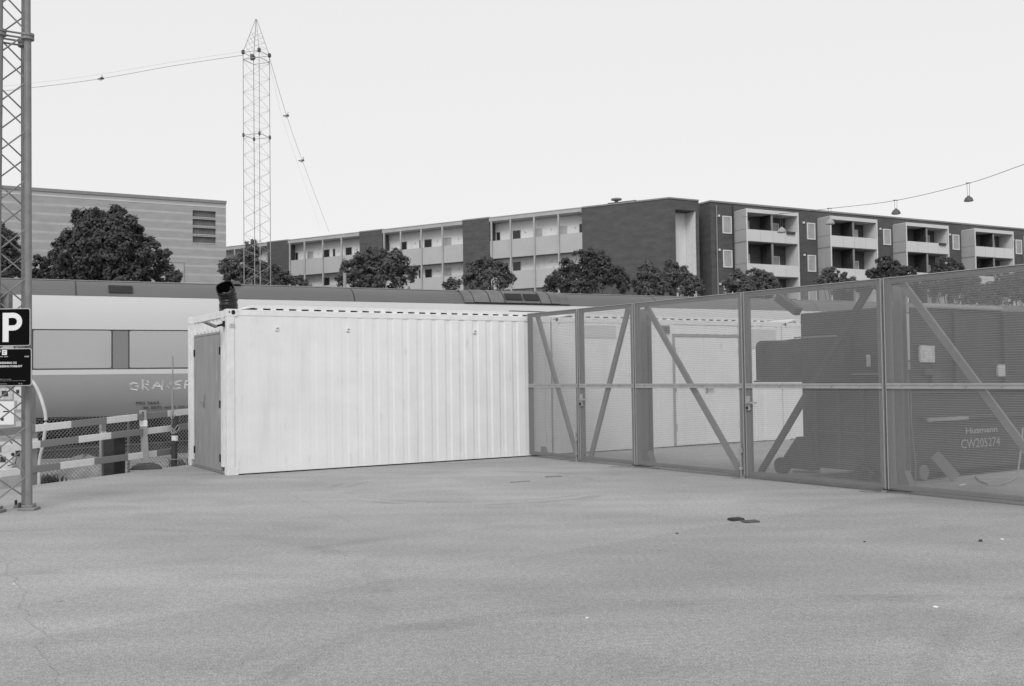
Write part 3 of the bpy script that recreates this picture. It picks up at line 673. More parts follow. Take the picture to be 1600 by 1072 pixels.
for i in range(6):
    o = i*per
    for k in range(3):
        window(1.2+o, 2.17+o, 13.10+g-2.84*k, 14.57+g-2.84*k, 0, m_glassl)
        MB().box(.72+o, .88+o, -.12, -.003, 14.45+g-2.84*k, 14.62+g-2.84*k).build('wall_lamp', m_frame, t)
    a, b = 2.47+o, 8.22+o
    if a > 55: break
    yb = -1.5
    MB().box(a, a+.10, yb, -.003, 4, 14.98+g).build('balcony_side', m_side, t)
    MB().box(b-.10, b, yb, -.003, 4, 14.98+g).build('balcony_side', m_frame, t)  # paler than the left side: sky light put into its colour
    MB().box(a-.03, a+.12, yb-.03, yb-.002, 4, 15.05+g).build('balcony_edge', m_lite, t)
    MB().box(b-.12, b+.03, yb-.03, yb-.002, 4, 15.05+g).build('balcony_edge', m_lite, t)
    MB().box(a+.12, b-.12, yb-.025, -.003, 14.74+g, 15.05+g).build('balcony_roof', m_lite, t)
    MB().box((a+b)/2-.06, (a+b)/2+.06, yb+.14, -.003, 4, 14.72+g).build('partition', m_machine2, t)
    MB().box((a+b)/2-.10, (a+b)/2+.10, yb+.08, yb+.135, 4, 14.72+g).build('post', m_coping, t)
    for k in range(3):
        zt = 13.33+g-2.84*k; zb = 12.36+g-2.84*k
        MB().box(a+.12, b-.12, yb-.02, yb+.04, zb, zt).build('balcony_front', m_lite, t)
        MB().box(a+.11, b-.11, yb+.05, -.003, zb-.06, zb+.16).build('balcony_floor', m_coping, t)
        MB().box(a-.012, a+.002, yb+.02, -.01, zt+.02, zt+.05).build('panel_joint', m_coping, t); MB().box(a-.02, a+.002, yb+.02, -.01, zb-.06, zb+.02).build('panel_joint', m_coping, t)
        for f in (.25, .5, .75): MB().box(a+.12+(b-a-.24)*f-.012, a+.12+(b-a-.24)*f+.012, yb-.026, yb-.021, zb, zt).build('panel_joint', m_fasc, t)
        c = (a+b)/2
        window(a+.5, a+1.6, zb+.2, zt+1.0, 0, random.choice((m_glassl, m_glassd, m_frame)))
        window(c+1.15, c+2.05, zb+.2, zt+.95, 0, random.choice((m_glassl, m_glassl, m_frame)))
        if (i+k) % 2 == 0: MB().box(b-1.4, b-.5, yb-.16, yb-.025, zt-.18, zt+.02).build('flower_box', m_machine2, t)

# ------------------------------------------------------------------ trees
def tree(blobs, Y, label, seed, leaf=.13, m=None, dens=1.0):
    rnd = random.Random(seed)
    extra = []
    for x, y, r in blobs:                       # sprigs that break the outline
        for _ in range(3 if r > 9 else 1):
            a = rnd.uniform(-.2, math.pi+.2); rr = r*rnd.uniform(.8, 1.06)
            extra.append((x+rr*math.cos(a), y-rr*math.sin(a), max(1.8, r*rnd.uniform(.12, .26))))
    ctr = [(at(x, y, Y), r*Y/FPX) for x, y, r in list(blobs)+extra]
    bx = sum(c.x*r for c, r in ctr)/sum(r for c, r in ctr)
    zmin = min(c.z-r for c, r in ctr); ztop = max(c.z+r for c, r in ctr)
    t = thing('tree', (bx, Y, -.42), 0, label, 'tree', 'trees between the train and the flats')
    b = MB(); base = Vector((bx, Y, -.42)); vs = []; fs = []
    W = max(r for c, r in ctr)
    for c, r in ctr:
        cy = rnd.uniform(-.55, .55)*W
        c = c+(c-Vector((0, 0, EYE)))*(cy/Y)-base
        n = int(max(7, 34*(r/.55)**2*dens))
        for _ in range(n):
            d = Vector((rnd.gauss(0, 1), rnd.gauss(0, 1), rnd.gauss(0, 1))); d.normalize()
            if d.y > .3: d.y = -d.y*rnd.uniform(.3, 1)
            if d.z < -.55 and rnd.random() < .6: d.z = -d.z
            rr = r*rnd.uniform(.62, 1.02)
            p = c+Vector((d.x*rr, d.y*rr, d.z*rr*.92))
            cr = rnd.uniform(.14, .32)*min(1, .55+r*.45)
            for _k in range(rnd.randint(15, 24)):
                e = Vector((rnd.gauss(0, 1), rnd.gauss(0, 1), rnd.gauss(0, .8))); e.normalize()
                q_ = p+e*cr*rnd.random()**.5
                nrm = (d*.7+e*.8+Vector((0, 0, .5))+Vector((rnd.uniform(-.6, .6), rnd.uniform(-.6, .6), rnd.uniform(-.4, .4)))).normalized()
                u = nrm.orthogonal().normalized(); u.rotate(Matrix.Rotation(rnd.uniform(0, 6.28), 3, nrm)); v = nrm.cross(u)
                l = leaf*.60*rnd.uniform(.6, 1.45); i0 = len(vs)
                vs += [q_-u*l, q_-v*l*.55+u*l*.1, q_+u*l, q_+v*l*.55+u*l*.1-nrm*l*.15]; fs.append((i0, i0+1, i0+2, i0+3))
    b.add(vs, fs); me = bpy.data.meshes.new('crown'); me.from_pydata(b.v, [], b.f); me.materials.append(m or m_leaf)
    o = bpy.data.objects.new('crown', me); C.objects.link(o); o.parent = t
    tk = MB(); H = ztop+.42; r0 = max(.12, W*.07)
    tk.path([(0, 0, 0), (.05, 0, H*.3), (-.03, .03, H*.6), (0, 0, H*.9)], [r0, r0*.8, r0*.55, r0*.15], 8)
    for c, r in ctr[:len(blobs)]:
        if r < .28: continue
        e = c-base; tk.path([(0, 0, max(.8, e.z*.5)), (e.x*.5, e.y*.5, e.z*.78), (e.x*.85, e.y*.8, e.z-.15*r)], [r0*.5, r0*.3, r0*.08], 5)
    tk.build('trunk', m_bark, t, smooth=True)
tree([(128,345,16),(143,338,10),(152,338,10),(180,338,16),(164,342,12),(150,358,24),(188,362,26),(133,365,20),(205,358,16),(170,395,48),(205,360,15),(160,375,40),(213,388,28),(120,378,22),(104,393,22),(234,394,16),(90,405,13),(170,415,55),(110,428,30),(245,415,25),(262,432,20),(200,440,40),(140,440,40),(85,400,6),(275,438,10)], 46,
     'biggest tree, a dark broad maple in front of the brick hall', 1, .15)
tree([(3,372,20),(14,392,20),(5,420,28),(26,425,12),(-20,400,45),(-30,430,50),(30,405,7)], 47, 'dark tree behind the near lattice mast at the left edge', 2, .15)
tree([(62,412,11),(70,430,13),(56,435,12),(74,442,10)], 49, 'small bush-like tree between the near mast and the big maple', 3, .14)
tree([(391,383,8),(392,400,16),(378,418,22),(402,422,20),(361,424,15),(352,418,8),(395,440,28),(370,442,20),(349,412,6)], 52, 'small pointed tree in front of the far lattice mast', 4, .13, m_leaf2)
tree([(432,430,16),(447,438,13),(464,440,8),(420,440,14),(478,444,6)], 54, 'low rounded tree right of the far lattice mast', 5, .13, m_leaf2)
tree([(590,397,9),(575,410,22),(610,412,20),(632,408,9),(548,425,18),(600,432,38),(538,440,12),(635,430,14),(565,442,26),(560,405,8),(643,420,7)], 56, 'rounded tree before the middle gallery bay of the pale flats', 6, .14, m_leaf2)
tree([(757,408,10),(746,422,18),(767,420,16),(784,415,9),(770,438,28),(738,440,14),(793,438,11),(790,425,7)], 57, 'narrow tree before the dark stair tower of the gallery flats', 7, .14, m_leaf2)
tree([(903,398,9),(922,404,13),(935,412,17),(888,420,14),(925,430,34),(875,440,20),(955,430,20),(860,450,11),(972,445,14),(900,448,26),(880,410,7)], 58, 'dark tree covering the lower left of the blank brick end wall', 8, .14)
tree([(1010,421,11),(1022,432,16),(1000,445,14),(1030,448,18),(1012,455,18)], 60, 'small tree below the blank brick end wall', 9, .14, m_leaf2)
tree([(1047,418,10),(1062,430,15),(1077,434,10),(1045,438,18),(1082,448,16),(1060,452,20),(1094,452,9)], 61, 'small tree at the pale recess between the two blocks of flats', 10, .14, m_leaf2)
tree([(1150,440,16),(1176,430,11),(1190,432,10),(1203,437,9),(1195,447,20),(1140,450,13),(1165,450,18),(1214,448,8),(1175,462,26)], 64, 'low spreading tree below the first white balcony', 11, .14, m_leaf2)
tree([(1290,432,11),(1304,427,8),(1282,441,10),(1318,434,6),(1300,445,16),(1325,446,14)], 66, 'low tree between the first and second white balcony', 12, .14, m_leaf2)
tree([(1380,411,11),(1392,420,13),(1402,426,15),(1364,428,9),(1424,428,9),(1385,440,26),(1415,445,18)], 66, 'dark tree between the second and third white balcony', 13, .14)
tree([(1480,411,10),(1495,417,9),(1468,424,12),(1490,425,14),(1480,440,26),(1510,440,18),(1455,440,14)], 68, 'dark tree below the gap before the fourth white balcony', 14, .14)
tree([(706,438,5),(712,443,5),(700,445,6),(707,450,9)], 55, 'tiny treetop just showing over the train roof', 15, .12)
tree([(1450,450,14),(1470,446,18),(1500,446,20),(1520,456,18),(1545,458,18),(1570,446,18),(1600,442,24),(1640,440,28),(1580,455,26),(1620,460,30),(1500,465,24),(1540,470,20)], 68, 'dark low trees seen through the top of the rightmost gate', 16, .14)

# ------------------------------------------------------------------ lattice masts, wires and hanging lamps
FM = at(400.5, 84, 42)
t = thing('lattice_mast', (FM.x, FM.y, -.42), 0, 'far slender lattice mast with a pointed tip behind the train', 'mast', 'lattice masts')
RR = .556; ang = [R(26+90*k) for k in range(4)]; zsh = FM.z+.42; zj = at(400, 213, 42).z+.42; zap = at(399, 30, 42).z+.42
cs = [(RR*math.cos(a), RR*math.sin(a)) for a in ang]
for x, y in cs: MB().tube((x, y, 0), (x, y, zsh), .016, 6).build('leg', m_mastf, t)
br = MB(); st = .335; nz = int(zsh/st)
for i in range(4):
    a, b = cs[i], cs[(i+1) % 4]
    for k in range(nz):
        p, q_ = (a, b) if (k+i) % 2 == 0 else (b, a)
        br.tube((*p, k*st), (*q_, (k+1)*st), .0052, 5)
    for z in (zj, zsh-.02, zsh-.3): br.tube((*a, z), (*b, z), .013, 5)
br.build('lattice', m_mastf, t)
tp = MB()
for x, y in cs: tp.tube((x, y, zsh), (x*.04, y*.04, zap), .013, 6)
for i in range(4):
    a, b = cs[i], cs[(i+1) % 4]; h = zap-zsh
    for f0, f1 in ((0, .18), (.18, .34), (.34, .48), (.48, .62)):
        tp.tube((a[0]*(1-f0), a[1]*(1-f0), zsh+h*f0), (b[0]*(1-f1), b[1]*(1-f1), zsh+h*f1), .0055, 5)
tp.build('tip', m_mastf, t)
for x, y in cs:
    for z, r in ((zsh, .075), (zj, .05)): MB().lathe([(r*.6, -.09), (r, -.05), (r, .05), (r*.6, .09)], (x, y, z), 8).build('collar', m_wire, t)
MB().box(cs[1][0]-.12, cs[1][0]+.02, cs[1][1]-.12, cs[1][1]+.02, zsh-.12, zsh+.12).build('wire_bracket', m_wire, t)

NF = Vector((-5.662, 11.665, 0))
t = thing('lattice_mast', NF, 0, 'near lattice mast on thick tubular legs carrying the parking signs', 'mast', 'lattice masts')
zc = 5.58
# plan of the legs at the foot and at the collar (tapering), front right leg first
foot = [(0, 0), (-.185, .285), (-.49, .10), (-.305, -.185)]
topp = [(-.028, 0), (-.19, .25), (-.44, .09), (-.278, -.16)]
def lg(k, z):
    f = z/zc; return (foot[k][0]+(topp[k][0]-foot[k][0])*f, foot[k][1]+(topp[k][1]-foot[k][1])*f, z)
for k in range(4):
    MB().tube(lg(k, .03), lg(k, zc), .040, 14).build('leg', m_mast, t, smooth=True)
    l = MB().tube(lg(k, zc), lg(k, 8.6), .034, 14).build('upper_leg', m_mast, t, smooth=True)
    x, y, z = lg(k, zc)
    cl = MB().lathe([(.045, -.04), (.072, -.036), (.072, -.007), (.062, -.005), (.062, .005), (.072, .007), (.072, .036), (.045, .04)], (x, y, z)).build('collar', m_mast, t)
    x, y, z = lg(k, 0)
    MB().box(x-.10, x+.10, y-.08, y+.08, .0, .035).box(x-.06, x+.06, y-.05, y+.05, .035, .06).build('foot_plate', m_mast, t, .006)
    MB().tube((x-.08, y-.055, .035), (x-.08, y-.055, .09), .016, 6).build('anchor_bolt', m_woodd, t)
br = MB(); z = .12; i = 0
while z < 8.3:
    z2 = z+.29
    for k in range(4):
        a, b = k, (k+1) % 4
        if i % 2: a, b = b, a
        br.tube(lg(a, z), lg(b, z2), .0095, 6)
    z = z2; i += 1
for k in range(4):
    br.tube(lg(k, zc-.02), lg((k+1) % 4, zc-.02), .012, 6); br.tube(lg(k, zc+.03), lg((k+1) % 4, zc+.03), .012, 6)
br.build('lattice', m_mast, t)
p = at(10, 471, 11.6)-NF
MB().box(p.x-.052, p.x+.052, p.y-.05, p.y+.05, p.z-.09, p.z+.09).build('junction_box', m_galv2, t, .01)

def sag(p, q_, d, n=24): return [p.lerp(q_, i/n)-Vector((0, 0, d*4*(i/n)*(1-i/n))) for i in range(n+1)]
def wire(pts, label, r=.012, group='overhead lamp wires'):
    b = MB(); b.path(pts, r, 5); return tag(b.build('overhead_wire', m_wire), label, 'wire', group)
W1a, W1b = at(380, 86, 41.9), at(-420, 200, 41.9)
wire(smoothpath([at(381, 86, 41.9), at(270, 103, 41.5), at(157, 123, 41), at(50, 137, 40.5), at(-150, 158, 40), at(-400, 170, 39)]), 'lower of the two wires running left from the far mast', .008)
wire(smoothpath([at(381, 80, 42), at(270, 97, 41.6), at(157, 116, 41.1), at(50, 130, 40.6), at(-150, 150, 40), at(-400, 165, 39)]), 'upper, fainter wire running left from the far mast', .0028)
wire(smoothpath([at(419, 83, 42), at(447, 178, 54), at(472, 250, 66), at(514, 362, 92), at(530, 400, 100)][:4]), 'wire dropping to the right from the far mast, with two small lamps', .009)
wire(smoothpath([at(420, 95, 42), at(440, 180, 54), at(463, 250, 66), at(500, 355, 92)]), 'thin second wire dropping to the right from the far mast', .003)
def dome(p, r, label, tilt=0, m=None, hang=.35, grp='domed lamps hanging from the right-hand wire'):
    t = thing('hanging_lamp', p, 0, label, 'lamp', grp)
    t.rotation_euler = (0, tilt, 0)
    MB().lathe([(.02, .62*r), (r*.25, .60*r), (r*.35, .42*r), (r*.75, .12*r), (r, -.45*r), (r*1.02, -.62*r), (r*.9, -.62*r)], n=16).build('shade', m or m_lampm, t, smooth=True)
    MB().lathe([(r*.85, -.60*r), (r*.8, -.72*r), (r*.3, -.80*r)], n=16).build('diffuser', m_lampp, t, smooth=True)
    b = MB()
    for k in (-1, 1): b.tube((k*r*.22, 0, .55*r), (k*r*.3, 0, hang+.3*r), .009, 5)
    b.box(-r*.55, r*.55, -.02, .02, hang+.3*r-.015, hang+.3*r+.02).build('hanger', m_wire, t)
RW = [(1680, 232, 44), (1600, 257, 46.5), (1515, 286, 50), (1401, 313, 54.5), (1299.6, 325.5, 60), (1222, 334, 66), (1160, 339, 72)]
wire(smoothpath([at(*a) for a in RW]), 'wire with domed lamps crossing the sky at the right', .014)
for (px, py, Y, wy, lab, m) in ((1513.5, 310, 50, 286, 'nearest domed lamp, hanging alone against the sky at the far right', None), (1400, 330, 54.5, 313, 'domed lamp hanging just above the roof of the balcony flats', None),
                                (1297, 346, 60, 325.5, 'pale domed lamp hanging before the second balcony of the flats', m_grey), (1221.5, 359, 66, 334, 'pale domed lamp hanging before the first balcony, farthest on its wire', m_grey)):
    a = at(px, py, Y); zw = at(px, wy, Y).z; r = 6.9*Y/FPX
    dome(a, r, lab, 0, m, zw-a.z-.3*r)
for (px, py, Y, lab, tl) in ((157, 122, 41, 'small lamp clipped to the wire left of the far mast', .0), (447, 180, 54, 'upper small lamp on the wire dropping right of the far mast', .35), (471, 250, 66, 'lower small lamp on the wire dropping right of the far mast', .35)):
    a = at(px, py, Y); t = thing('wire_lamp', a, 0, lab, 'lamp', 'small lamps clipped to the far mast wires'); t.rotation_euler = (0, tl*.4, 0)
    k = Y/FPX
    MB().add([(-5*k,0,-2.5*k),(4*k,-.12,-1*k),(4*k,.12,-1*k),(-5*k,0,-1.2*k),(4*k,-.1,1.2*k),(4*k,.1,1.2*k)], [(0,1,2),(3,5,4),(0,3,4,1),(1,4,5,2),(2,5,3,0)]).build('arm', m_lampm, t)
    MB().lathe([(.5*k, -3.6*k), (2.2*k, -3.2*k), (2.6*k, -2*k), (1.5*k, -1.2*k)], n=10).build('bowl', m_lampp, t, smooth=True)
    MB().tube((2*k, 0, 0), (2.6*k, 0, 5*k), .5*k, 5).build('clip', m_wire, t)

# ------------------------------------------------------------------ signs on the near mast
def sign(px0, px1, py0, py1, Y, label):
    a = at(px0, py1, Y); b = at(px1, py0, Y); w_, h_ = b.x-a.x, b.z-a.z
    t = thing('parking_sign', (a.x, Y, a.z), 0, label, 'sign', 'signs on the near mast')
    MB().plate(rrect(0, w_, 0, h_, .028), 0, .004).build('border', m_lead, t)
    MB().plate(rrect(.009, w_-.009, .009, h_-.009, .022), -.003, -.0005).build('field', m_signb, t)
    MB().box(w_*.3, w_*.3+.04, .0045, .06, h_*.2, h_*.8).box(w_-.11, w_-.06, .0045, .12, h_*.2, h_*.26).build('bracket', m_mast, t)
    return t, w_, h_, a, Y/FPX
t, w_, h_, a, k = sign(-9, 47.5, 481.5, 541, 11.38, 'square black sign with a big white letter P')
sx = lambda px, py: (at(px, py, 11.38).x-a.x, at(px, py, 11.38).z-a.z)
x0, z0 = sx(4.5, 534.5); x1, z1 = sx(35, 488.6); sw = (13.8-4.5)*k
pb_ = MB().box(x0, x0+sw, -.007, -.0035, z0, z1)
zc_ = sx(10, 502.8)[1]; ro = z1-zc_; ri = ro-8.0*k; cx = x1-ro
n = 18; O = [(cx+ro*math.sin(math.pi*i/n), zc_+ro*math.cos(math.pi*i/n)) for i in range(n+1)]; I = [(cx+ri*math.sin(math.pi*i/n), zc_+ri*math.cos(math.pi*i/n)) for i in range(n+1)]
for i in range(n): pb_.plate([O[i], O[i+1], I[i+1], I[i]], -.007, -.0035)
pb_.box(x0+sw, cx, -.007, -.0035, zc_+ri, z1).box(x0+sw, cx, -.007, -.0035, zc_-ro, zc_-ri)
pb_.build('letter', m_signw, t)
t, w_, h_, a, k = sign(-9, 49.5, 544, 603.5, 11.38, 'lower black sign forbidding stopping and parking in small white lettering')
def put(s_, p0, p1, y0, y1, m=m_signw, bold=0):
    q0 = sx(p0, y1); q1 = sx(p1, y0); return text(s_, q0[0], q1[0], q0[1], q1[1], -.0035, 'lettering', m, t, bold)
put('STANDSNING OG', -6.5, 26.4, 565.2, 568.9, bold=.02); put('PARKERING FORBUDT', -6.5, 35.2, 570.5, 574.2, bold=.02)
put('P', -3.5, 1.0, 547.2, 554, bold=.03); put('NORD', 38.5, 45.5, 556, 558.2); put('parker selv', -6, 13, 556.2, 558.6)
put('Kontrolafgift ved overtraedelse', -6, 18, 592, 593.6, m_lead); put('Reglerne fremgaar af skiltet og gaelder hele doegnet', -6, 40.5, 594.2, 595.8, m_lead); put('Tlf. 70', 29, 35, 598.6, 600.8, m_lead); put('dato', -3, 11, 599, 600.5, m_lead)
q0 = sx(3.6, 554.8); q1 = sx(11.2, 546.8)
lg_ = MB().box(q0[0], q1[0], -.006, -.0035, q0[1], q1[1]).build('emblem', m_signw, t)
cxm, czm = (q0[0]+q1[0])/2, (q0[1]+q1[1])/2
MB().path([(cxm+.013*math.cos(a_), -.0065, czm+.013*math.sin(a_)) for a_ in [i*math.pi/6 for i in range(1, 11)]], .003, 5).build('ring', m_signb, lg_)

# ------------------------------------------------------------------ barrier, fence and clutter at the lot edge
BP = E0+EO*.2; BYW = math.atan2(ED.y, ED.x)
def bz(px, py): return onp(px, py, BP, ED)
t = thing('plank_barrier', BP+Vector((0, 0, -.4)), BYW, 'striped plank barrier of three rails along the lot edge', 'barrier')
for pa, pc, ph in (((-60, 682), (292, 643), .78), ((-60, 709), (292, 666), .19), ((-60, 748), (262, 706), 1.25)):
    a = bz(*pa); c = bz(*pc)
    MB().bar((a[0]-ph, 0, a[1]+.4), (c[0]+.1-ph, 0, c[1]+.4), .028, .105).build('rail', m_stripe, t, .004).location.x = ph
for px in (56, 166):
    s = bz(px+(20 if px > 100 else 0), 690)[0]; oy = .30 if px > 100 else 0; pz = MB().box(s-.05, s+.05, .02+oy, .07+oy, 0, 1.25 if px > 100 else 1.2).build('post', m_grey, t, .004)
    MB().box(s-.053, s+.053, .012+oy, .019+oy, .97, 1.06).build('reflector', m_signw, pz)
# chain-link fence behind it
fa, fb = at(30, 700, 16.9), at(345, 700, 20.4); fa.z = fb.z = 0
fd = fb-fa; FL = fd.length; fy = math.atan2(fd.y, fd.x)
t = thing('chain_link_fence', (fa.x, fa.y, -.42), fy, 'sagging chain-link fence between the plank barrier and the train', 'fence')
b = MB(); z0, z1 = .18, 1.26; hh = z1-z0; x = -hh; pit = .072; rr = .0030
def cl(x0, za, x1, zb):
    b.bar((x0, 0, za), (x1, 0, zb), rr*2, rr*2, up=(0, 1, 0))
while x < FL:
    a0, a1 = max(x, 0), min(x+hh, FL)
    if a1 > a0: cl(a0, z0+(a0-x), a1, z0+(a1-x)); cl(a0, z1-(a0-x), a1, z1-(a1-x))
    x += pit
b.build('wire_mesh', m_chain, t)
for x in (.05, FL*.5, FL-.05): MB().tube((x, .03, 0), (x, .03, 1.30), .022).build('post', m_mast, t)
MB().tube((0, .0, .72), (FL, .0, .72), .004, 5).tube((0, 0, 1.27), (FL, 0, 1.27), .004, 5).build('tension_wire', m_galv, t)
# square stub post
p = E0+ED*(bz(192, 700)[0])+EO*.37
o = MB().box(-.115, .115, -.115, .115, 0, 1.0).build('stub_post', m_woodd, None, .006)
c2 = MB().box(-.125, .125, -.125, .125, 1.0, 1.02).build('cap', m_wood, o)
o.location = (p.x, p.y, -.42); o.rotation_euler = (0, 0, R(62)); tag(o, 'thick square dark post standing behind the striped planks', 'post')
# delineator on a rubber foot
p = gnd(228, 733)
t = thing('delineator_post', (p.x, p.y, 0), R(18), 'grey plastic marker post leaning on a black rubber foot', 'marker post')
ft = [(-.26, 0), (.26, 0), (.21, .055), (.11, .095), (-.11, .095), (-.21, .055)]
MB().plate(ft, -.14, .14).build('rubber_foot', m_foot, t, .012)
lean = Vector((-.05, .03, 0))
def lp(z): return (lean.x*z, lean.y*z, z)
MB().bar(lp(.10), lp(.52), .115, .055, up=(0, 1, 0)).bar(lp(.62), lp(.99), .115, .055, up=(0, 1, 0)).build('post', m_grey, t, .008)
MB().bar(lp(.72), lp(.82), .122, .062, up=(0, 1, 0)).build('reflective_band', m_signw, t)
MB().bar(lp(.60), lp(.72), .12, .06, up=(0, 1, 0)).build('dark_band', m_door, t)
MB().bar(lp(.87), lp(.96), .03, .06, up=(0, 1, 0)).build('grip_slot', m_dark, t)
MB().bar(lp(.10), lp(.60), .11, .05, up=(0, 1, 0)).build('post', m_grey, t)
# black bollard with twine
p = E0+ED*(bz(263, 700)[0])+EO*.06
t = thing('bollard', (p.x, p.y, 0), BYW, 'black bollard with a white band and white twine tied at its top', 'bollard')
MB().path([(-.02, 0, -.02), (.0, 0, .5), (.02, 0, .86)], .052, 14).build('post', m_machine2, t, smooth=True)
MB().lathe([(.0545, 0), (.0545, .09)], (0, 0, .44)).build('white_band', m_signw, t, smooth=True)
tw = MB(); rnd = random.Random(4)
for k in range(9):
    a = rnd.uniform(0, 6.28); z = rnd.uniform(.58, .88)
    tw.path([(.02+.07*math.cos(a+i*.5), .07*math.sin(a+i*.5), z+.05*math.sin(i*1.3+k)) for i in range(6)], .009, 5)
tw.path([(.075*math.cos(i*.35), .075*math.sin(i*.35), .12) for i in range(19)], .008, 5)
tw.build('twine', m_grey, t)
o = MB().tube((0, 0, 0), (0, 0, 1.35), .019).tube((0, 0, 1.35), (.005, 0, 1.93), .012).build('thin_pole', m_galv, None)
p2 = E0+ED*(bz(267, 700)[0])+EO*.16; o.location = (p2.x, p2.y, -.02); tag(o, 'thin metal pole standing right beside the black bollard', 'pole')
# bent white conduit
pts = [at(x, y, 15.3) for x, y in ((40, 588), (52, 598), (60, 612), (66, 628), (70.5, 645), (71.5, 660), (69.5, 680), (66, 700), (62, 720), (61, 765))]
tag(MB().path(smoothpath(pts, 5), .026, 8).build('bent_conduit', m_sheet, None, smooth=True), 'pale plastic conduit curving down behind the near mast', 'conduit')
# stickered cabinet
a = at(-70, 605, 15.2); c = at(37, 605, 15.2)
t = thing('utility_cabinet', (a.x, 15.2, -.42), 0, 'tall cabinet plastered with torn posters behind the near mast', 'cabinet')
cw = c.x-a.x; chh = at(10, 604, 15.2).z+.42
MB().box(0, cw, 0, .4, 0, chh).build('housing', m_door, t, .01)
MB().box(-.01, cw+.01, -.01, .41, chh, chh+.03).build('lid', m_grey, t)
rnd = random.Random(11)
def st(px0, px1, py0, py1, m, y=-.003):
    q0 = at(px0, py1, 15.2); q1 = at(px1, py0, 15.2)
    return MB().box(q0.x-a.x, q1.x-a.x, y-.002, -.0005, q0.z+.42, q1.z+.42).build('poster', m, t)
st(-30, 20, 606, 625, m_paper); p1 = st(22, 34, 604, 640, m_sheet); st(-20, 22, 627, 664, m_signw); st(25, 36, 645, 668, m_lead); st(-10, 24, 690, 735, m_sheet); st(24, 36, 686, 704, m_lead); st(-25, -8, 670, 690, m_paper); st(-22, 16, 668, 686, m_grey)
for (px, py, w1, h1, m) in ((8, 615, 10, 9, m_ink), (13, 612, 3, 7, m_signw), (28, 612, 5, 6, m_ink), (25, 632, 4, 12, m_door), (10, 643, 10, 2, m_ink), (4, 655, 4, 5, m_ink), (29, 655, 9, 6, m_door), (9, 676, 13, 4, m_ink), (30, 676, 5, 8, m_grey), (5, 718, 9, 9, m_ink), (28, 708, 6, 9, m_ink), (22, 725, 5, 18, m_door), (14, 700, 3, 10, m_grey)):
    st(px-w1/2, px+w1/2, py-h1/2, py+h1/2, m, -.006)
q0 = at(20.5, 710, 15.2); o = MB().lathe([(.028, 0), (.028, .004)], n=16).build('round_sticker', m_ink, t); o.location = (q0.x-a.x, -.008, q0.z+.42); o.rotation_euler = (R(90), 0, 0)
MB().path([at(x, y, 15.15)-Vector((a.x, 15.2, -.42)) for x, y in ((16, 690), (24, 698), (27, 712), (24, 724), (12, 728))], .008, 6).build('cable', m_ink, t)
# earth mound and weeds
p = at(132, 722, 20.5); rnd = random.Random(8); b = MB(); vs = []; fs = []; nr, na = 9, 26
for i in range(nr+1):
    f = i/nr
    for k in range(na):
        th = 2*math.pi*k/na; r = f*(1.15+.25*math.sin(2*th+1)+.12*math.sin(5*th))
        vs.append((r*math.cos(th)*1.2, r*math.sin(th)*.8, .42*(1-f)**1.1+rnd.uniform(-.03, .03)*(1-f)-(.05 if i == nr else 0)))
for i in range(nr):
    for k in range(na): fs.append((i*na+k, i*na+(k+1) % na, (i+1)*na+(k+1) % na, (i+1)*na+k))
o = b.add(vs, fs).build('earth_mound', m_mound, None, smooth=True); o.location = (p.x, p.y, -.43); tag(o, 'low heap of pale earth behind the chain-link fence', 'mound')
def weeds(px, py, n, h, label, sd, sp):
    p = gnd(px, py, -.42); rnd = random.Random(sd); b = MB()
    for _ in range(n):
        x, y = rnd.gauss(0, sp), rnd.gauss(0, sp*.7); l = h*rnd.uniform(.4, 1.1); a = rnd.uniform(0, 6.28); d = Vector((math.cos(a), math.sin(a), 0))
        e = Vector((-d.y, d.x, 0))*.008; q0 = Vector((x, y, -.02)); q1 = q0+Vector((0, 0, l*.7))+d*l*.2; q2 = q1+d*l*.35+Vector((0, 0, l*.15))
        b.add([q0-e, q0+e, q1+e*1.3, q1-e*1.3, q2], [(0,1,2,3), (3,2,4)])
    o = b.build('weed_tuft', m_leaf2); o.location = p; tag(o, label, 'weeds', 'weeds along the lot edge')
weeds(70, 768, 260, .38, 'dark weed tuft at the lot edge right of the near mast', 1, .16)
weeds(5, 782, 200, .30, 'dark weed tuft at the lot edge left of the near mast leg', 2, .25)
weeds(285, 741, 160, .42, 'dark weeds between the black bollard and the white container', 3, .14)

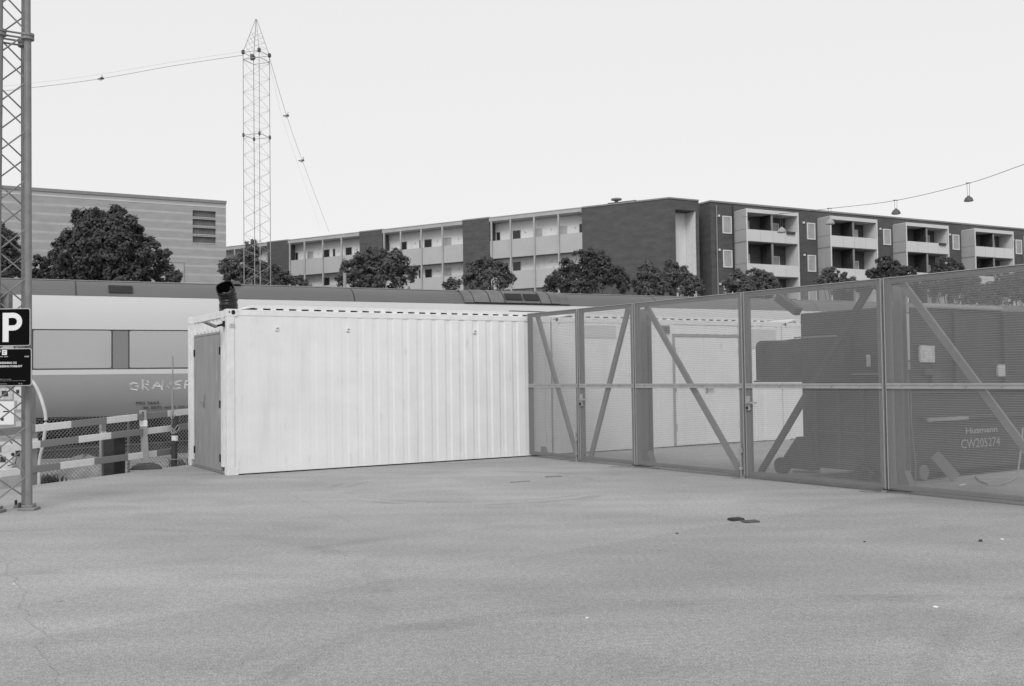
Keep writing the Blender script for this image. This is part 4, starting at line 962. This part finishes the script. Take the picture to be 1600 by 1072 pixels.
# ------------------------------------------------------------------ small things on the concrete
def chip(px, py, l, d, h, rz, m, name, label, cat, grp=None, taper=.85):
    p = gnd(px, py); b = MB(); rnd = random.Random(int(px)); 
    vs = [(-l/2, -d/2, 0), (l/2, -d/2, 0), (l/2, d/2, 0), (-l/2, d/2, 0)]
    tp_ = [(x*taper+rnd.uniform(-.01, .01), y*taper, h+rnd.uniform(-.15, .15)*h) for x, y, _ in vs]
    o = b.add(vs+tp_, [(0,3,2,1),(4,5,6,7),(0,1,5,4),(1,2,6,5),(2,3,7,6),(3,0,4,7)]).build(name, m, None, .003)
    o.location = p; o.rotation_euler = (0, 0, rz); tag(o, label, cat, grp)
chip(1150, 813, .15, .10, .026, .35, m_woodd, 'wood_block', 'dark block lying on the concrete, left of the paler one', 'block', None, .97)
chip(1172, 816, .16, .10, .016, .30, m_foot, 'wood_block', 'flat grey block lying on the concrete, right of the dark one', 'block', None, .97)
chip(865, 745, .22, .10, .012, .2, m_mast, 'steel_scrap', 'flat dark scrap of steel before the narrow gates', 'scrap', None, 1)
chip(812, 753, .30, .05, .008, .5, m_mast, 'steel_scrap', 'thin dark strip lying left of the flat scrap, near the white container corner', 'strip', None, 1)
for px, py, s, m, lab in ((1532, 846, .035, m_woodd, 'small dark stone at the right of the yard'), (1058, 834, .018, m_woodd, 'tiny dark pebble beyond the middle of the yard'), (1351, 847, .016, m_woodd, 'tiny dark pebble below the fourth gate leaf'),
                     (917, 966, .014, m_signw, 'tiny white chip in the foreground'), (1462, 949, .018, m_signw, 'white chip at the lower right of the yard'), (1566, 843, .015, m_signw, 'white chip right of the small dark stone'),
                     (22, 913, .016, m_signw, 'tiny white chip beside the crack at lower left'), (1508, 757, .0, m_signw, '')):
    if s: chip(px, py, s*1.6, s, s*.5, px*.7, m, 'pebble', lab, 'pebble', 'pebbles and chips on the concrete', .6)
p = gnd(1504, 757); chip(1504, 758, .14, .04, .012, .7, m_signw, 'paper_scrap', 'crumpled white paper scrap on the ground behind the rightmost gate', 'paper', None, .7)
